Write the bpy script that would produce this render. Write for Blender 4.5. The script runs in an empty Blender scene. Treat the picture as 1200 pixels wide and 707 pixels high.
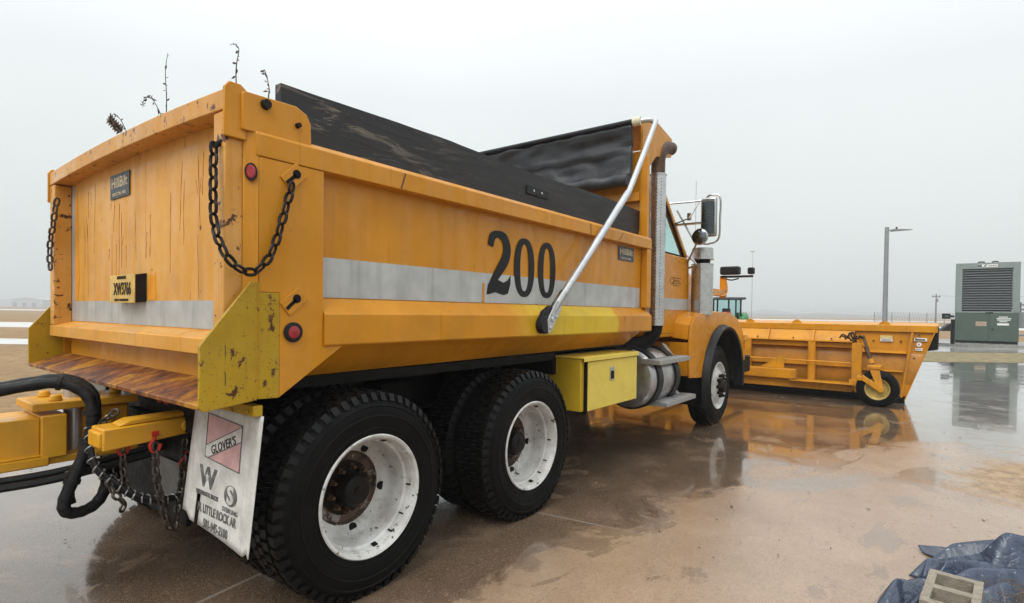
import bpy, bmesh, math, random
from mathutils import Vector, Matrix, noise
random.seed(7)
S = bpy.context.scene
C = S.collection
R = math.radians

# ------------------------------------------------------------------ camera
CAM = Vector((-1.7622, -3.4392, 1.4218))
YAW, PITCH, ROLL, FPX, CY = .6531, -.0162, .0131, 650.2652, 376.2256
cf = Vector((math.cos(PITCH)*math.cos(YAW), math.cos(PITCH)*math.sin(YAW), math.sin(PITCH)))
cr = Vector((math.sin(YAW), -math.cos(YAW), 0))
cu = cr.cross(cf)
cr, cu = math.cos(ROLL)*cr + math.sin(ROLL)*cu, -math.sin(ROLL)*cr + math.cos(ROLL)*cu
cd = bpy.data.cameras.new('camera'); cam = bpy.data.objects.new('camera', cd); C.objects.link(cam)
cam.matrix_world = Matrix(((cr.x, cu.x, -cf.x, CAM.x), (cr.y, cu.y, -cf.y, CAM.y), (cr.z, cu.z, -cf.z, CAM.z), (0, 0, 0, 1)))
cd.sensor_width = 36; cd.sensor_fit = 'HORIZONTAL'; cd.lens = FPX/1200*36
cd.shift_y = (CY-353.5)/1200
cd.clip_start = .05; cd.clip_end = 9000
S.camera = cam

# ------------------------------------------------------------------ sky + sun (overcast)
SUN_EL, SUN_AZ = R(50), R(188)       # direction the light comes from (azimuth from +X, counter-clockwise)
W = bpy.data.worlds.new('World'); S.world = W; W.use_nodes = True
nt = W.node_tree; nt.nodes.clear(); N = nt.nodes.new; L = nt.links.new
out = N('ShaderNodeOutputWorld'); mix = N('ShaderNodeMixShader'); mix.inputs[0].default_value = .93
b1 = N('ShaderNodeBackground'); b2 = N('ShaderNodeBackground'); b1.inputs[1].default_value = .06; b2.inputs[1].default_value = 1.0
sky = N('ShaderNodeTexSky'); sky.sky_type = 'NISHITA'; sky.sun_disc = False
sky.sun_elevation = SUN_EL; sky.sun_rotation = math.pi/2 - SUN_AZ
sky.air_density = 1.5; sky.dust_density = 5
tc = N('ShaderNodeTexCoord'); sx = N('ShaderNodeSeparateXYZ'); L(tc.outputs['Generated'], sx.inputs[0])
rp = N('ShaderNodeValToRGB'); L(sx.outputs['Z'], rp.inputs[0])
el = rp.color_ramp.elements
el[0].position = 0; el[0].color = (.63, .675, .655, 1)
el[1].position = 1; el[1].color = (1.75, 1.85, 1.9, 1)
for p, c in ((.12, (.69, .74, .72, 1)), (.35, (.79, .835, .84, 1)), (.6, (1.15, 1.2, 1.23, 1))):
    e = rp.color_ramp.elements.new(p); e.color = c
ns = N('ShaderNodeTexNoise'); ns.inputs['Scale'].default_value = 1.6; ns.inputs['Detail'].default_value = 3
L(tc.outputs['Generated'], ns.inputs['Vector'])
mr = N('ShaderNodeMapRange'); L(ns.outputs[0], mr.inputs[0])
mr.inputs[1].default_value = .3; mr.inputs[2].default_value = .7; mr.inputs[3].default_value = .945; mr.inputs[4].default_value = 1.045
vm = N('ShaderNodeVectorMath'); vm.operation = 'SCALE'; L(rp.outputs[0], vm.inputs[0]); L(mr.outputs[0], vm.inputs['Scale'])
L(vm.outputs[0], b2.inputs[0]); L(sky.outputs[0], b1.inputs[0])
L(b1.outputs[0], mix.inputs[1]); L(b2.outputs[0], mix.inputs[2]); L(mix.outputs[0], out.inputs[0])
sd = bpy.data.lights.new('sun', 'SUN'); sd.energy = 1.7; sd.angle = R(40); sd.color = (1, .97, .92)
so = bpy.data.objects.new('sun', sd); C.objects.link(so)
dv = Vector((math.cos(SUN_EL)*math.cos(SUN_AZ), math.cos(SUN_EL)*math.sin(SUN_AZ), math.sin(SUN_EL)))
so.rotation_euler = dv.to_track_quat('Z', 'Y').to_euler(); so.location = (0, 0, 20)
S.view_settings.view_transform = 'Standard'; S.view_settings.look = 'None'
S.view_settings.exposure = 0.28; S.view_settings.gamma = 1; S.view_settings.use_curve_mapping = False
S.render.engine = 'CYCLES'
S.cycles.max_bounces = 8; S.cycles.volume_bounces = 0

# ------------------------------------------------------------------ materials
def newmat(name):
    m = bpy.data.materials.new(name); m.use_nodes = True
    return m, m.node_tree, m.node_tree.nodes['Principled BSDF']

class G:
    """tiny node-graph helper"""
    def __init__(s, name):
        s.m, s.t, s.b = newmat(name); s.tc = s.t.nodes.new('ShaderNodeTexCoord')
    def n(s, ty): return s.t.nodes.new(ty)
    def l(s, a, b): s.t.links.new(a, b)
    def co(s, kind='Object', scale=(1, 1, 1), rot=(0, 0, 0)):
        if kind == 'World':
            g = s.n('ShaderNodeNewGeometry'); src = g.outputs['Position']
        else: src = s.tc.outputs[kind]
        mp = s.n('ShaderNodeMapping'); mp.inputs['Scale'].default_value = scale; mp.inputs['Rotation'].default_value = rot
        s.l(src, mp.inputs[0]); return mp.outputs[0]
    def noise(s, scale, detail=4, co=None, rough=.55, dist=0):
        x = s.n('ShaderNodeTexNoise'); x.inputs['Scale'].default_value = scale; x.inputs['Detail'].default_value = detail
        x.inputs['Roughness'].default_value = rough; x.inputs['Distortion'].default_value = dist
        s.l(co if co is not None else s.co(), x.inputs['Vector']); return x.outputs[0]
    def vor(s, scale, co=None, feat='F1', out='Distance'):
        x = s.n('ShaderNodeTexVoronoi'); x.feature = feat; x.inputs['Scale'].default_value = scale
        s.l(co if co is not None else s.co(), x.inputs['Vector']); return x.outputs[out]
    def rng(s, v, a, b, c=0, d=1, smooth=False):
        x = s.n('ShaderNodeMapRange'); s.l(v, x.inputs[0])
        if smooth: x.interpolation_type = 'SMOOTHSTEP'
        for i, q in enumerate((a, b, c, d)): x.inputs[i+1].default_value = q
        return x.outputs[0]
    def mth(s, op, a, b=None):
        x = s.n('ShaderNodeMath'); x.operation = op
        for i, q in enumerate((a, b)):
            if q is None: continue
            if isinstance(q, (int, float)): x.inputs[i].default_value = q
            else: s.l(q, x.inputs[i])
        return x.outputs[0]
    def mix(s, f, a, b):
        x = s.n('ShaderNodeMix'); x.data_type = 'RGBA'
        if isinstance(f, (int, float)): x.inputs[0].default_value = f
        else: s.l(f, x.inputs[0])
        for i, q in ((6, a), (7, b)):
            if isinstance(q, tuple): x.inputs[i].default_value = (*q, 1)
            else: s.l(q, x.inputs[i])
        return x.outputs[2]
    def col(s, c):
        if isinstance(c, tuple): s.b.inputs['Base Color'].default_value = (*c, 1)
        else: s.l(c, s.b.inputs['Base Color'])
    def set(s, k, v):
        if isinstance(v, (int, float)): s.b.inputs[k].default_value = v
        else: s.l(v, s.b.inputs[k])
    def bump(s, h, strength=.2, dist=.01):
        x = s.n('ShaderNodeBump'); x.inputs['Strength'].default_value = strength; x.inputs['Distance'].default_value = dist
        s.l(h, x.inputs['Height']); s.l(x.outputs[0], s.b.inputs['Normal'])
    def sep(s, co):
        x = s.n('ShaderNodeSeparateXYZ'); s.l(co, x.inputs[0]); return x.outputs

RUST = (.075, .022, .008)
def paint(name, base, light=None, rust=.5, streak=.3, rough=.38, chip=(.03, .018, .012), patch=None, metal=0, dirt=.25, pits=0):
    g = G(name)
    light = light or tuple(min(1, c*1.18+.01) for c in base)
    n1 = g.noise(1.7, 5)
    c = g.mix(g.rng(n1, .35, .68), base, light)
    if patch:      # faded lemon paint between two x values (world metres)
        x0, x1, pc = patch
        X = g.sep(g.co('World'))[0]
        wob = g.mth('MULTIPLY', g.mth('SUBTRACT', g.noise(6, 4, g.co('World')), .5), .5)
        X = g.mth('ADD', X, wob)
        f = g.mth('MULTIPLY', g.rng(X, x0-.35, x0+.3, smooth=True), g.rng(X, x1-.03, x1+.03, 1, 0, smooth=True))
        c = g.mix(f, c, pc)
    # vertical grime streaks
    st = g.noise(1, 5, g.co('World', (9, 9, .55)), .6)
    c = g.mix(g.rng(st, .56, .8, 0, streak), c, tuple(q*.45 for q in base))
    dn = g.noise(5, 6, g.co('World'), .7)
    c = g.mix(g.rng(dn, .5, .85, 0, dirt), c, (.10, .065, .035))
    # road spray, thicker low down
    Zw = g.sep(g.co('World'))[2]
    spray = g.mth('MULTIPLY', g.rng(Zw, .2, 1.9, 1, .12), g.rng(g.noise(2.6, 7, g.co('World'), .7, .6), .42, .75))
    c = g.mix(g.mth('MULTIPLY', spray, .9*dirt+.05), c, (.13, .085, .05))
    drip = g.mth('MULTIPLY', g.rng(g.noise(1, 2, g.co('World', (38, 38, .9)), .5), .60, .72), g.rng(g.noise(1.9, 3, g.co('World')), .45, .6))
    c = g.mix(g.mth('MULTIPLY', drip, streak), c, tuple(q*.5 for q in base))
    if pits:
        pt = g.noise(75, 4, g.co('World'), .65)
        c = g.mix(g.mth('MULTIPLY', g.rng(pt, .62, .66), pits), c, (.055, .03, .012))
    # chips & scratches
    ch = g.noise(14, 8, g.co('World'), .72, .3)
    lo = .745 - .075*rust if rust > 0 else .95
    c = g.mix(g.rng(ch, lo, lo+.02), c, RUST)
    sc = g.noise(1, 3, g.co('World', (60, 60, 3.5), (.35, .2, 0)), .6)
    sc2 = g.mth('MULTIPLY', g.rng(sc, .735-.02*rust, .75-.02*rust), g.rng(g.noise(1.3, 2, g.co('World')), .42, .55))
    if rust > 0: c = g.mix(sc2, c, chip)
    g.col(c)
    g.set('Roughness', g.rng(g.noise(11, 5), .3, .7, rough-.1, rough+.16))
    g.set('Metallic', metal)
    g.b.inputs['Specular IOR Level'].default_value = .28
    wet = g.noise(1, 4, g.co('World', (16, 16, 1.1)), .55); g.set('Coat Weight', g.rng(wet, .42, .62, .02, .38)); g.set('Coat Roughness', .10)
    big = g.noise(2.2, 2, g.co('World'))
    g.bump(g.mth('ADD', g.mth('MULTIPLY', big, 1.6), g.mth('ADD', g.mth('MULTIPLY', g.noise(9, 3, g.co('World')), .22), g.mth('MULTIPLY', g.noise(55, 3), .05))), .4, .02)
    return g.m
def simple(name, base, rough=.6, metal=0, var=.25, scale=8, bump=.2, coat=0, bscale=40, world=False, spec=.4):
    g = G(name); g.b.inputs['Specular IOR Level'].default_value = spec if sum(base) > .06 else .2; co = g.co('World') if world else g.co()
    c = g.mix(g.rng(g.noise(scale, 6, co, .62), .3, .7), tuple(q*(1-var) for q in base), tuple(min(1, q*(1+var)) for q in base))
    g.col(c); g.set('Metallic', metal)
    g.set('Roughness', g.rng(g.noise(scale*2.3, 4, co), .3, .7, max(.03, rough-.1), min(1, rough+.12)))
    if coat: g.set('Coat Weight', coat); g.set('Coat Roughness', .1)
    if bump: g.bump(g.noise(bscale, 4, co), bump, .004)
    return g.m
OR = (.50, .202, .002)
M = {}
M['orange'] = paint('orange_paint', OR)
M['rail'] = paint('orange_rail_paint', OR, patch=(1.35, 2.62, (.62, .42, .010)), rust=.7)
M['gate'] = paint('faded_orange_paint', (.61, .275, .030), (.70, .36, .075), rust=1.15, streak=.5, rough=.42)
M['gateframe'] = paint('worn_gate_frame_paint', (.57, .25, .028), (.66, .34, .085), rust=2.1, streak=.3)
M['lemon'] = paint('lemon_yellow_paint', (.37, .225, .006), (.43, .265, .010), rust=1.9, streak=.25, pits=.8)
M['boxyellow'] = paint('tool_box_yellow_paint', (.70, .53, .075), (.73, .56, .09), rust=.0, streak=.08, dirt=.12)
M['cab'] = paint('cab_orange_paint', (.52, .20, .003), rust=.0, streak=.12, rough=.26, dirt=.1)
M['plow'] = paint('plow_orange_paint', (.55, .22, .003), (.62, .265, .006), rust=1.0, streak=.35, dirt=.5, pits=.25)
M['hitch'] = paint('hitch_yellow_paint', (.62, .30, .012), rust=.8, streak=.3)
g = G('reflective_tape')
c = g.mix(g.rng(g.noise(7, 5), .3, .7), (.37, .38, .37), (.50, .51, .50))
st = g.noise(1, 4, g.co('World', (14, 14, 1.2)), .6)
c = g.mix(g.rng(st, .52, .8, 0, .5), c, (.20, .19, .17))
c = g.mix(g.rng(g.noise(26, 7, None, .75), .70, .72), c, (.35, .15, .03))
g.col(c); g.set('Roughness', .42); g.set('Metallic', .25); g.bump(g.noise(40, 3), .1, .003); M['tape'] = g.m
# rusty spill apron: rust bands running down the slope
g = G('rusted_apron_steel')
n1 = g.noise(1, 8, g.co('World', (5, 7, 5), (0, 0, .9)), .66, .5); n0 = g.noise(24, 8, g.co('World'), .75)
sm_ = g.mth('ADD', g.mth('MULTIPLY', n1, .72), g.mth('MULTIPLY', n0, .28))
c = g.mix(g.rng(sm_, .40, .50), (.44, .215, .022), (.20, .062, .014)); c = g.mix(g.rng(sm_, .51, .58), c, (.055, .018, .008))
c = g.mix(g.rng(g.noise(30, 6, g.co('World')), .56, .7), c, (.06, .02, .01))
g.col(c); g.set('Roughness', g.rng(n1, .3, .7, .25, .6)); g.bump(g.noise(22, 6, g.co('World')), .4, .006); M['apron'] = g.m
M['rustmetal'] = simple('rusty_brown_metal', (.095, .055, .033), .5, .6, .5, 10, .3)
M['black'] = simple('black_plastic', (.012, .012, .013), .42, 0, .4, 12, .2)
M['rubberhose'] = simple('hose_sleeve', (.011, .011, .012), .33, 0, .4, 18, .35, bscale=60)
M['dark'] = simple('greasy_chassis_black', (.005, .0045, .004), .6, .1, .5, 9, .4)
M['chain'] = simple('dirty_steel_chain', (.085, .07, .055), .42, .75, .5, 25, .3)
M['chaindark'] = simple('black_steel_chain', (.018, .015, .013), .45, .5, .5, 25, .3)
M['alu'] = simple('brushed_aluminium', (.50, .51, .52), .38, .85, .12, 10, .06)
M['tread'] = simple('step_aluminium', (.36, .36, .35), .4, .6, .2, 20, .1)
M['chrome'] = simple('dull_chrome', (.42, .42, .41), .2, 1, .1, 5, .03)
M['steel'] = simple('polished_steel_tube', (.50, .50, .50), .24, .92, .16, 9, .05)
M['chromedirty'] = simple('stained_steel_tank', (.42, .42, .42), .34, .85, .3, 6, .06)
M['red'] = simple('red_lens', (.30, .008, .012), .2, 0, .2, 40, .15, coat=.5, bscale=150)
M['redpaint'] = simple('red_hook_paint', (.42, .02, .012), .4)
M['rim'] = None
g = G('white_wheel_paint')
c = g.mix(g.rng(g.noise(4, 6, g.co('World'), .65), .35, .65), (.38, .36, .33), (.66, .66, .64))
c = g.mix(g.rng(g.noise(11, 7, g.co('World'), .74), .54, .72, 0, .75), c, (.20, .145, .10))
c = g.mix(g.rng(g.noise(17, 6, g.co('World'), .7), .61, .635), c, (.045, .03, .022))
g.col(c); g.set('Roughness', .42); g.bump(g.noise(30, 3), .1, .003); M['rim'] = g.m
g = G('wet_tyre_rubber')
c = g.mix(g.rng(g.noise(9, 6, g.co('World'), .65), .4, .75), (.0018, .0018, .002), (.0065, .006, .0055))
g.col(c); g.set('Roughness', g.rng(g.noise(18, 4, g.co('World')), .3, .7, .42, .68)); g.bump(g.noise(60, 4, g.co('World')), .25, .004)
g.b.inputs['Specular IOR Level'].default_value = .12; M['tyre'] = g.m
g = G('rusty_wheel_centre')
c = g.mix(g.rng(g.noise(9, 7, g.co('World'), .7), .44, .56), (.018, .011, .008), (.085, .045, .028)); c = g.mix(g.rng(g.noise(7, 6, g.co(), .7), .56, .60), c, (.26, .235, .21))
g.col(c); g.set('Roughness', .6); g.bump(g.noise(30, 4), .4, .005); CENTRE = g.m
M['tread_rubber'] = simple('sky_gloss_tread_rubber', (.0042, .004, .0038), .42, 0, .6, 16, .3, world=True); M['tread_rubber'].node_tree.nodes['Principled BSDF'].inputs['Specular IOR Level'].default_value = .2  # sky gloss on the tread blocks put into a slightly lighter, shinier rubber
M['glass'] = None
g = G('cab_window_glass'); g.col((.72, .88, .86)); g.set('Roughness', .0); g.set('Transmission Weight', 1.0)
g.set('IOR', 1.08); M['glass'] = g.m
g = G('mirror_glass'); g.col((.16, .18, .19)); g.set('Metallic', 1); g.set('Roughness', .06); M['mirror'] = g.m
# weathered rubber / wood sideboard
g = G('weathered_black_board')
n1 = g.noise(1, 7, g.co('World', (2.2, 8, 16)), .7, .5)
c = g.mix(g.rng(n1, .35, .75), (.004, .004, .005), (.021, .020, .021))
n2 = g.noise(1, 8, g.co('World', (2.4, 8, 17), (0, .10, 0)), .78, .8)
Xs = g.sep(g.co('World'))
near = g.rng(Xs[0], -.2, .75, 1, .10)
c = g.mix(g.mth('MULTIPLY', g.rng(n2, .52, .60), near), c, (.17, .14, .11))
g.col(c); g.set('Roughness', g.rng(n1, .3, .7, .45, .75)); g.bump(n1, .45, .01); M['board'] = g.m
g = G('black_tarp_fabric')
c = g.mix(g.rng(g.noise(5, 5), .3, .7), (.005, .006, .008), (.014, .015, .019)); g.col(c); g.set('Roughness', .36); g.bump(g.noise(9, 4), .35, .02); M['tarp'] = g.m
g = G('mud_flap_white')
n1 = g.noise(9, 7, g.co(), .72); c = g.mix(g.rng(n1, .35, .75), (.70, .69, .66), (.40, .385, .35))
st = g.noise(1, 4, g.co('Object', (30, 30, 3)), .6); c = g.mix(g.rng(st, .56, .8, 0, .5), c, (.24, .21, .17))
g.col(c); g.set('Roughness', .5); g.bump(n1, .15, .004); M['flap'] = g.m
M['print'] = simple('faded_black_print', (.13, .13, .13), .6, 0, .7, 26, 0)
M['pink'] = simple('faded_red_print', (.55, .33, .32), .6, 0, .2, 12, 0)
M['digit'] = simple('black_decal', (.008, .008, .009), .38, 0, .3, 9, 0)
M['plate'] = simple('licence_plate_yellow', (.60, .40, .10), .4, .1, .25, 10, 0)
M['platetext'] = simple('brown_plate_print', (.03, .015, .008), .5, 0, .2, 8, 0)
M['badge'] = simple('badge_blue_black', (.035, .05, .065), .4, 0, .4, 12, 0)
M['badgetext'] = simple('badge_cream', (.55, .47, .32), .5, 0, .2, 20, 0)
M['decal'] = simple('cab_decal_brown', (.20, .085, .01), .5, 0, .2, 20, 0)
M['white'] = simple('white_sticker', (.72, .72, .70), .5, 0, .08, 12, 0)
M['cream'] = simple('cream_sticker', (.62, .48, .20), .5, 0, .15, 20, 0)
M['stickerdark'] = simple('dark_sticker_print', (.04, .03, .03), .5, 0, .1, 20, 0)
M['nylon'] = simple('cream_nylon_roller', (.62, .58, .42), .5)
M['block'] = simple('wet_concrete_block', (.24, .205, .16), .75, 0, .25, 30, .9, bscale=110)
g = G('navy_plastic_sheet')
n1 = g.noise(8, 5, g.co('World')); c = g.mix(g.rng(n1, .3, .75), (.020, .030, .055), (.060, .080, .122))
c = g.mix(g.rng(g.noise(38, 5, g.co('World')), .66, .7), c, (.28, .30, .33))
g.col(c); g.set('Roughness', g.rng(g.noise(20, 4, g.co('World')), .3, .7, .16, .4)); rg = g.mth('ABSOLUTE', g.mth('SUBTRACT', g.noise(7, 3, g.co('World'), .5, .8), .5)); g.bump(g.mth('ADD', g.mth('MULTIPLY', rg, 1.0), g.mth('MULTIPLY', g.noise(24, 3, g.co('World')), .12)), .6, .035); M['sheet'] = g.m
M['galv'] = simple('galvanised_grey', (.24, .25, .26), .5, .3, .12, 6, .05)
M['gengreen'] = simple('generator_green_enamel', (.060, .088, .072), .42, 0, .08, 3, .05)
M['gengrey'] = simple('generator_grey_louvre_housing', (.20, .235, .225), .5, 0, .08, 3, .05)
M['slat'] = simple('louvre_slat', (.10, .11, .115), .45, .2, .1, 6, 0)
M['void'] = simple('louvre_dark', (.006, .006, .008), .8, 0, .1, 4, 0)
M['wood'] = simple('weathered_pole_wood', (.12, .10, .085), .8, 0, .3, 6, .5)
M['tractorgreen'] = simple('tractor_green', (.02, .17, .035), .35, 0, .15, 4, .05, coat=.3)
M['twig'] = simple('dry_weed_brown', (.085, .07, .055), .8, 0, .4, 30, 0)
M['leafm'] = simple('dead_leaf', (.07, .045, .025), .7, 0, .5, 30, 0)
M['bldg'] = simple('far_building_pale', (.42, .43, .43), .8, 0, .08, 1, 0)
M['bldgdark'] = simple('far_building_dark', (.10, .12, .14), .8, 0, .1, 1, 0)
M['hillmat'] = simple('far_hill_ground', (.09, .085, .07), .9, 0, .3, .004, 0, world=True)
M['fence'] = simple('chain_link_grey', (.20, .20, .20), .6, .3)

# ------------------------------------------------------------------ mesh builder
ORG = {}
class MB:
    def __init__(s): s.v = []; s.f = []; s.mi = []; s.cur = 0
    def mat(s, i): s.cur = i; return s
    def add(s, vs, fs):
        o = len(s.v); s.v += [tuple(map(float, v)) for v in vs]
        s.f += [tuple(i+o for i in f) for f in fs]; s.mi += [s.cur]*len(fs); return s
    def box(s, x0, x1, y0, y1, z0, z1, M_=None):
        x0, x1 = sorted((x0, x1)); y0, y1 = sorted((y0, y1)); z0, z1 = sorted((z0, z1))
        vs = [(x, y, z) for x in (x0, x1) for y in (y0, y1) for z in (z0, z1)]
        if M_ is not None: vs = [tuple(M_ @ Vector(v)) for v in vs]
        return s.add(vs, [(0, 1, 3, 2), (4, 6, 7, 5), (0, 4, 5, 1), (2, 3, 7, 6), (0, 2, 6, 4), (1, 5, 7, 3)])
    def hexa(s, a, b):      # two quads (4 points each), joined
        vs = list(a)+list(b)
        return s.add(vs, [(0, 3, 2, 1), (4, 5, 6, 7), (0, 1, 5, 4), (1, 2, 6, 5), (2, 3, 7, 6), (3, 0, 4, 7)])
    def beam(s, p, q, w, h, up=(0, 0, 1)):
        p, q = Vector(p), Vector(q); d = (q-p).normalized(); u = Vector(up)
        r = d.cross(u)
        if r.length < 1e-4: r = d.cross(Vector((1, 0, 0)))
        r.normalize(); u = r.cross(d)
        o = [(-w/2, -h/2), (w/2, -h/2), (w/2, h/2), (-w/2, h/2)]
        return s.hexa([p+r*a+u*b for a, b in o], [q+r*a+u*b for a, b in o])
    def prism(s, poly, axis, a0, a1):   # poly 2D in the remaining axes order (x,z) for y etc
        def P(u, v, a):
            return {'y': (u, a, v), 'x': (a, u, v), 'z': (u, v, a)}[axis]
        n = len(poly); vs = [P(u, v, a0) for u, v in poly]+[P(u, v, a1) for u, v in poly]
        return s.add(vs, [tuple(range(n)), tuple(range(2*n-1, n-1, -1))]+[(i, i+n, (i+1) % n+n, (i+1) % n) for i in range(n)])
    def cyl(s, p, q, r0, r1=None, n=20, caps=True):
        r1 = r0 if r1 is None else r1
        p, q = Vector(p), Vector(q); d = (q-p).normalized()
        a = d.orthogonal().normalized(); b = d.cross(a)
        vs = [p+(a*math.cos(t)+b*math.sin(t))*r0 for t in [2*math.pi*i/n for i in range(n)]]
        vs += [q+(a*math.cos(t)+b*math.sin(t))*r1 for t in [2*math.pi*i/n for i in range(n)]]
        fs = [(i, (i+1) % n, (i+1) % n+n, i+n) for i in range(n)]
        if caps: fs += [tuple(range(n-1, -1, -1)), tuple(range(n, 2*n))]
        return s.add(vs, fs)
    def tube(s, pts, r, n=10, sub=6, caps=True, rf=None):
        P = [Vector(p) for p in pts]
        if sub > 1 and len(P) > 2:
            Q = []
            for i in range(len(P)-1):
                a = P[max(0, i-1)]; b = P[i]; c_ = P[i+1]; d = P[min(len(P)-1, i+2)]
                for k in range(sub):
                    t = k/sub
                    Q.append(.5*((2*b)+(-a+c_)*t+(2*a-5*b+4*c_-d)*t*t+(-a+3*b-3*c_+d)*t**3))
            Q.append(P[-1]); P = Q
        vs = []; u = None; m = len(P)
        for i, p in enumerate(P):
            d = (P[min(m-1, i+1)]-P[max(0, i-1)]).normalized()
            if u is None: u = d.orthogonal().normalized()
            u = (u-d*u.dot(d)).normalized(); w = d.cross(u)
            rr = r if rf is None else rf(i/(m-1))*r
            vs += [p+(u*math.cos(2*math.pi*k/n)+w*math.sin(2*math.pi*k/n))*rr for k in range(n)]
        fs = [(i*n+k, i*n+(k+1) % n, (i+1)*n+(k+1) % n, (i+1)*n+k) for i in range(m-1) for k in range(n)]
        if caps: fs += [tuple(range(n-1, -1, -1)), tuple(range((m-1)*n, m*n))]
        return s.add(vs, fs)
    def lathe(s, prof, c, axis='y', n=64, closed=False):    # prof: (r, a)
        c = Vector(c); vs = []
        for i in range(n):
            t = 2*math.pi*i/n; co, si = math.cos(t), math.sin(t)
            for r, a in prof:
                v = {'y': Vector((r*co, a, r*si)), 'x': Vector((a, r*co, r*si)), 'z': Vector((r*co, r*si, a))}[axis]
                vs.append(c+v)
        m = len(prof); fs = []
        for i in range(n):
            j = (i+1) % n
            for k in range(m if closed else m-1):
                l = (k+1) % m
                fs.append((i*m+k, i*m+l, j*m+l, j*m+k))
        return s.add(vs, fs)
    def build(s, name, mats, parent=None, bevel=0, smooth=35, seg=2):
        v = [Vector(p) for p in s.v]
        lo = Vector([min(p[i] for p in v) for i in range(3)]); hi = Vector([max(p[i] for p in v) for i in range(3)])
        c = (lo+hi)/2
        if parent is None: c.z = lo.z
        me = bpy.data.meshes.new(name); me.from_pydata([p-c for p in v], [], s.f)
        bm = bmesh.new(); bm.from_mesh(me); bmesh.ops.recalc_face_normals(bm, faces=bm.faces); bm.to_mesh(me); bm.free()
        if not isinstance(mats, (list, tuple)): mats = [mats]
        for m in mats: me.materials.append(m)
        for p, i in zip(me.polygons, s.mi): p.material_index = i
        if smooth:
            for p in me.polygons: p.use_smooth = True
            me.set_sharp_from_angle(angle=R(smooth))
        o = bpy.data.objects.new(name, me); C.objects.link(o)
        po = ORG.get(parent.name, Vector((0, 0, 0))) if parent else Vector((0, 0, 0))
        ORG[o.name] = c.copy()
        o.location = c-po
        if parent: o.parent = parent
        if bevel:
            b = o.modifiers.new('bevel', 'BEVEL'); b.width = bevel; b.segments = seg; b.limit_method = 'ANGLE'; b.angle_limit = R(40)
            b.harden_normals = False
        return o
def build_each(mb, name, mats, parent=None, **k):
    """one object per loose piece"""
    par = list(range(len(mb.v)))
    def find(a):
        while par[a] != a: par[a] = par[par[a]]; a = par[a]
        return a
    for f in mb.f:
        for q in f[1:]: par[find(q)] = find(f[0])
    gr = {}
    for f, i in zip(mb.f, mb.mi): gr.setdefault(find(f[0]), []).append((f, i))
    o = None
    for fs in gr.values():
        used = sorted({q for f, _ in fs for q in f}); mp = {q: n for n, q in enumerate(used)}
        m2 = MB(); m2.v = [mb.v[q] for q in used]; m2.f = [tuple(mp[q] for q in f) for f, _ in fs]; m2.mi = [i for _, i in fs]
        o = m2.build(name, mats, parent, **k)
    return o
def tag(o, label=None, cat=None, group=None, kind=None):
    for k, v in (('label', label), ('category', cat), ('group', group), ('kind', kind)):
        if v: o[k] = v
    return o
def thing(name, loc, label, cat, group=None, rz=0, scale=1):
    """Empty at the base; children meshes are written in its LOCAL metres"""
    o = bpy.data.objects.new(name, None); C.objects.link(o); o.location = loc; o.rotation_euler = (0, 0, rz)
    o.empty_display_size = .3; ORG[o.name] = Vector((0, 0, 0)); return tag(o, label, cat, group)
def copy_tree(o, parent=None):
    c = o.copy(); C.objects.link(c)
    if parent: c.parent = parent
    for ch in list(o.children): copy_tree(ch, c)
    return c
def text(name, s, size, mat, parent, origin, xdir, ydir, align='CENTER', offset=0, sx=1, extrude=.0012):
    cu_ = bpy.data.curves.new('t', 'FONT'); cu_.body = s; cu_.size = size; cu_.align_x = align; cu_.align_y = 'CENTER'
    cu_.offset = offset; cu_.extrude = extrude; cu_.resolution_u = 3
    t = bpy.data.objects.new('t', cu_); C.objects.link(t)
    bpy.context.view_layer.update()
    me = bpy.data.meshes.new_from_object(t.evaluated_get(bpy.context.evaluated_depsgraph_get()))
    bpy.data.objects.remove(t); bpy.data.curves.remove(cu_)
    X, Y = Vector(xdir).normalized(), Vector(ydir).normalized(); Z = X.cross(Y); o_ = Vector(origin)
    mb = MB(); mb.add([o_+X*v.co.x*sx+Y*v.co.y+Z*v.co.z for v in me.vertices], [tuple(p.vertices) for p in me.polygons])
    bpy.data.meshes.remove(me)
    return mb.build(name, mat, parent, smooth=0)
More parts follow.
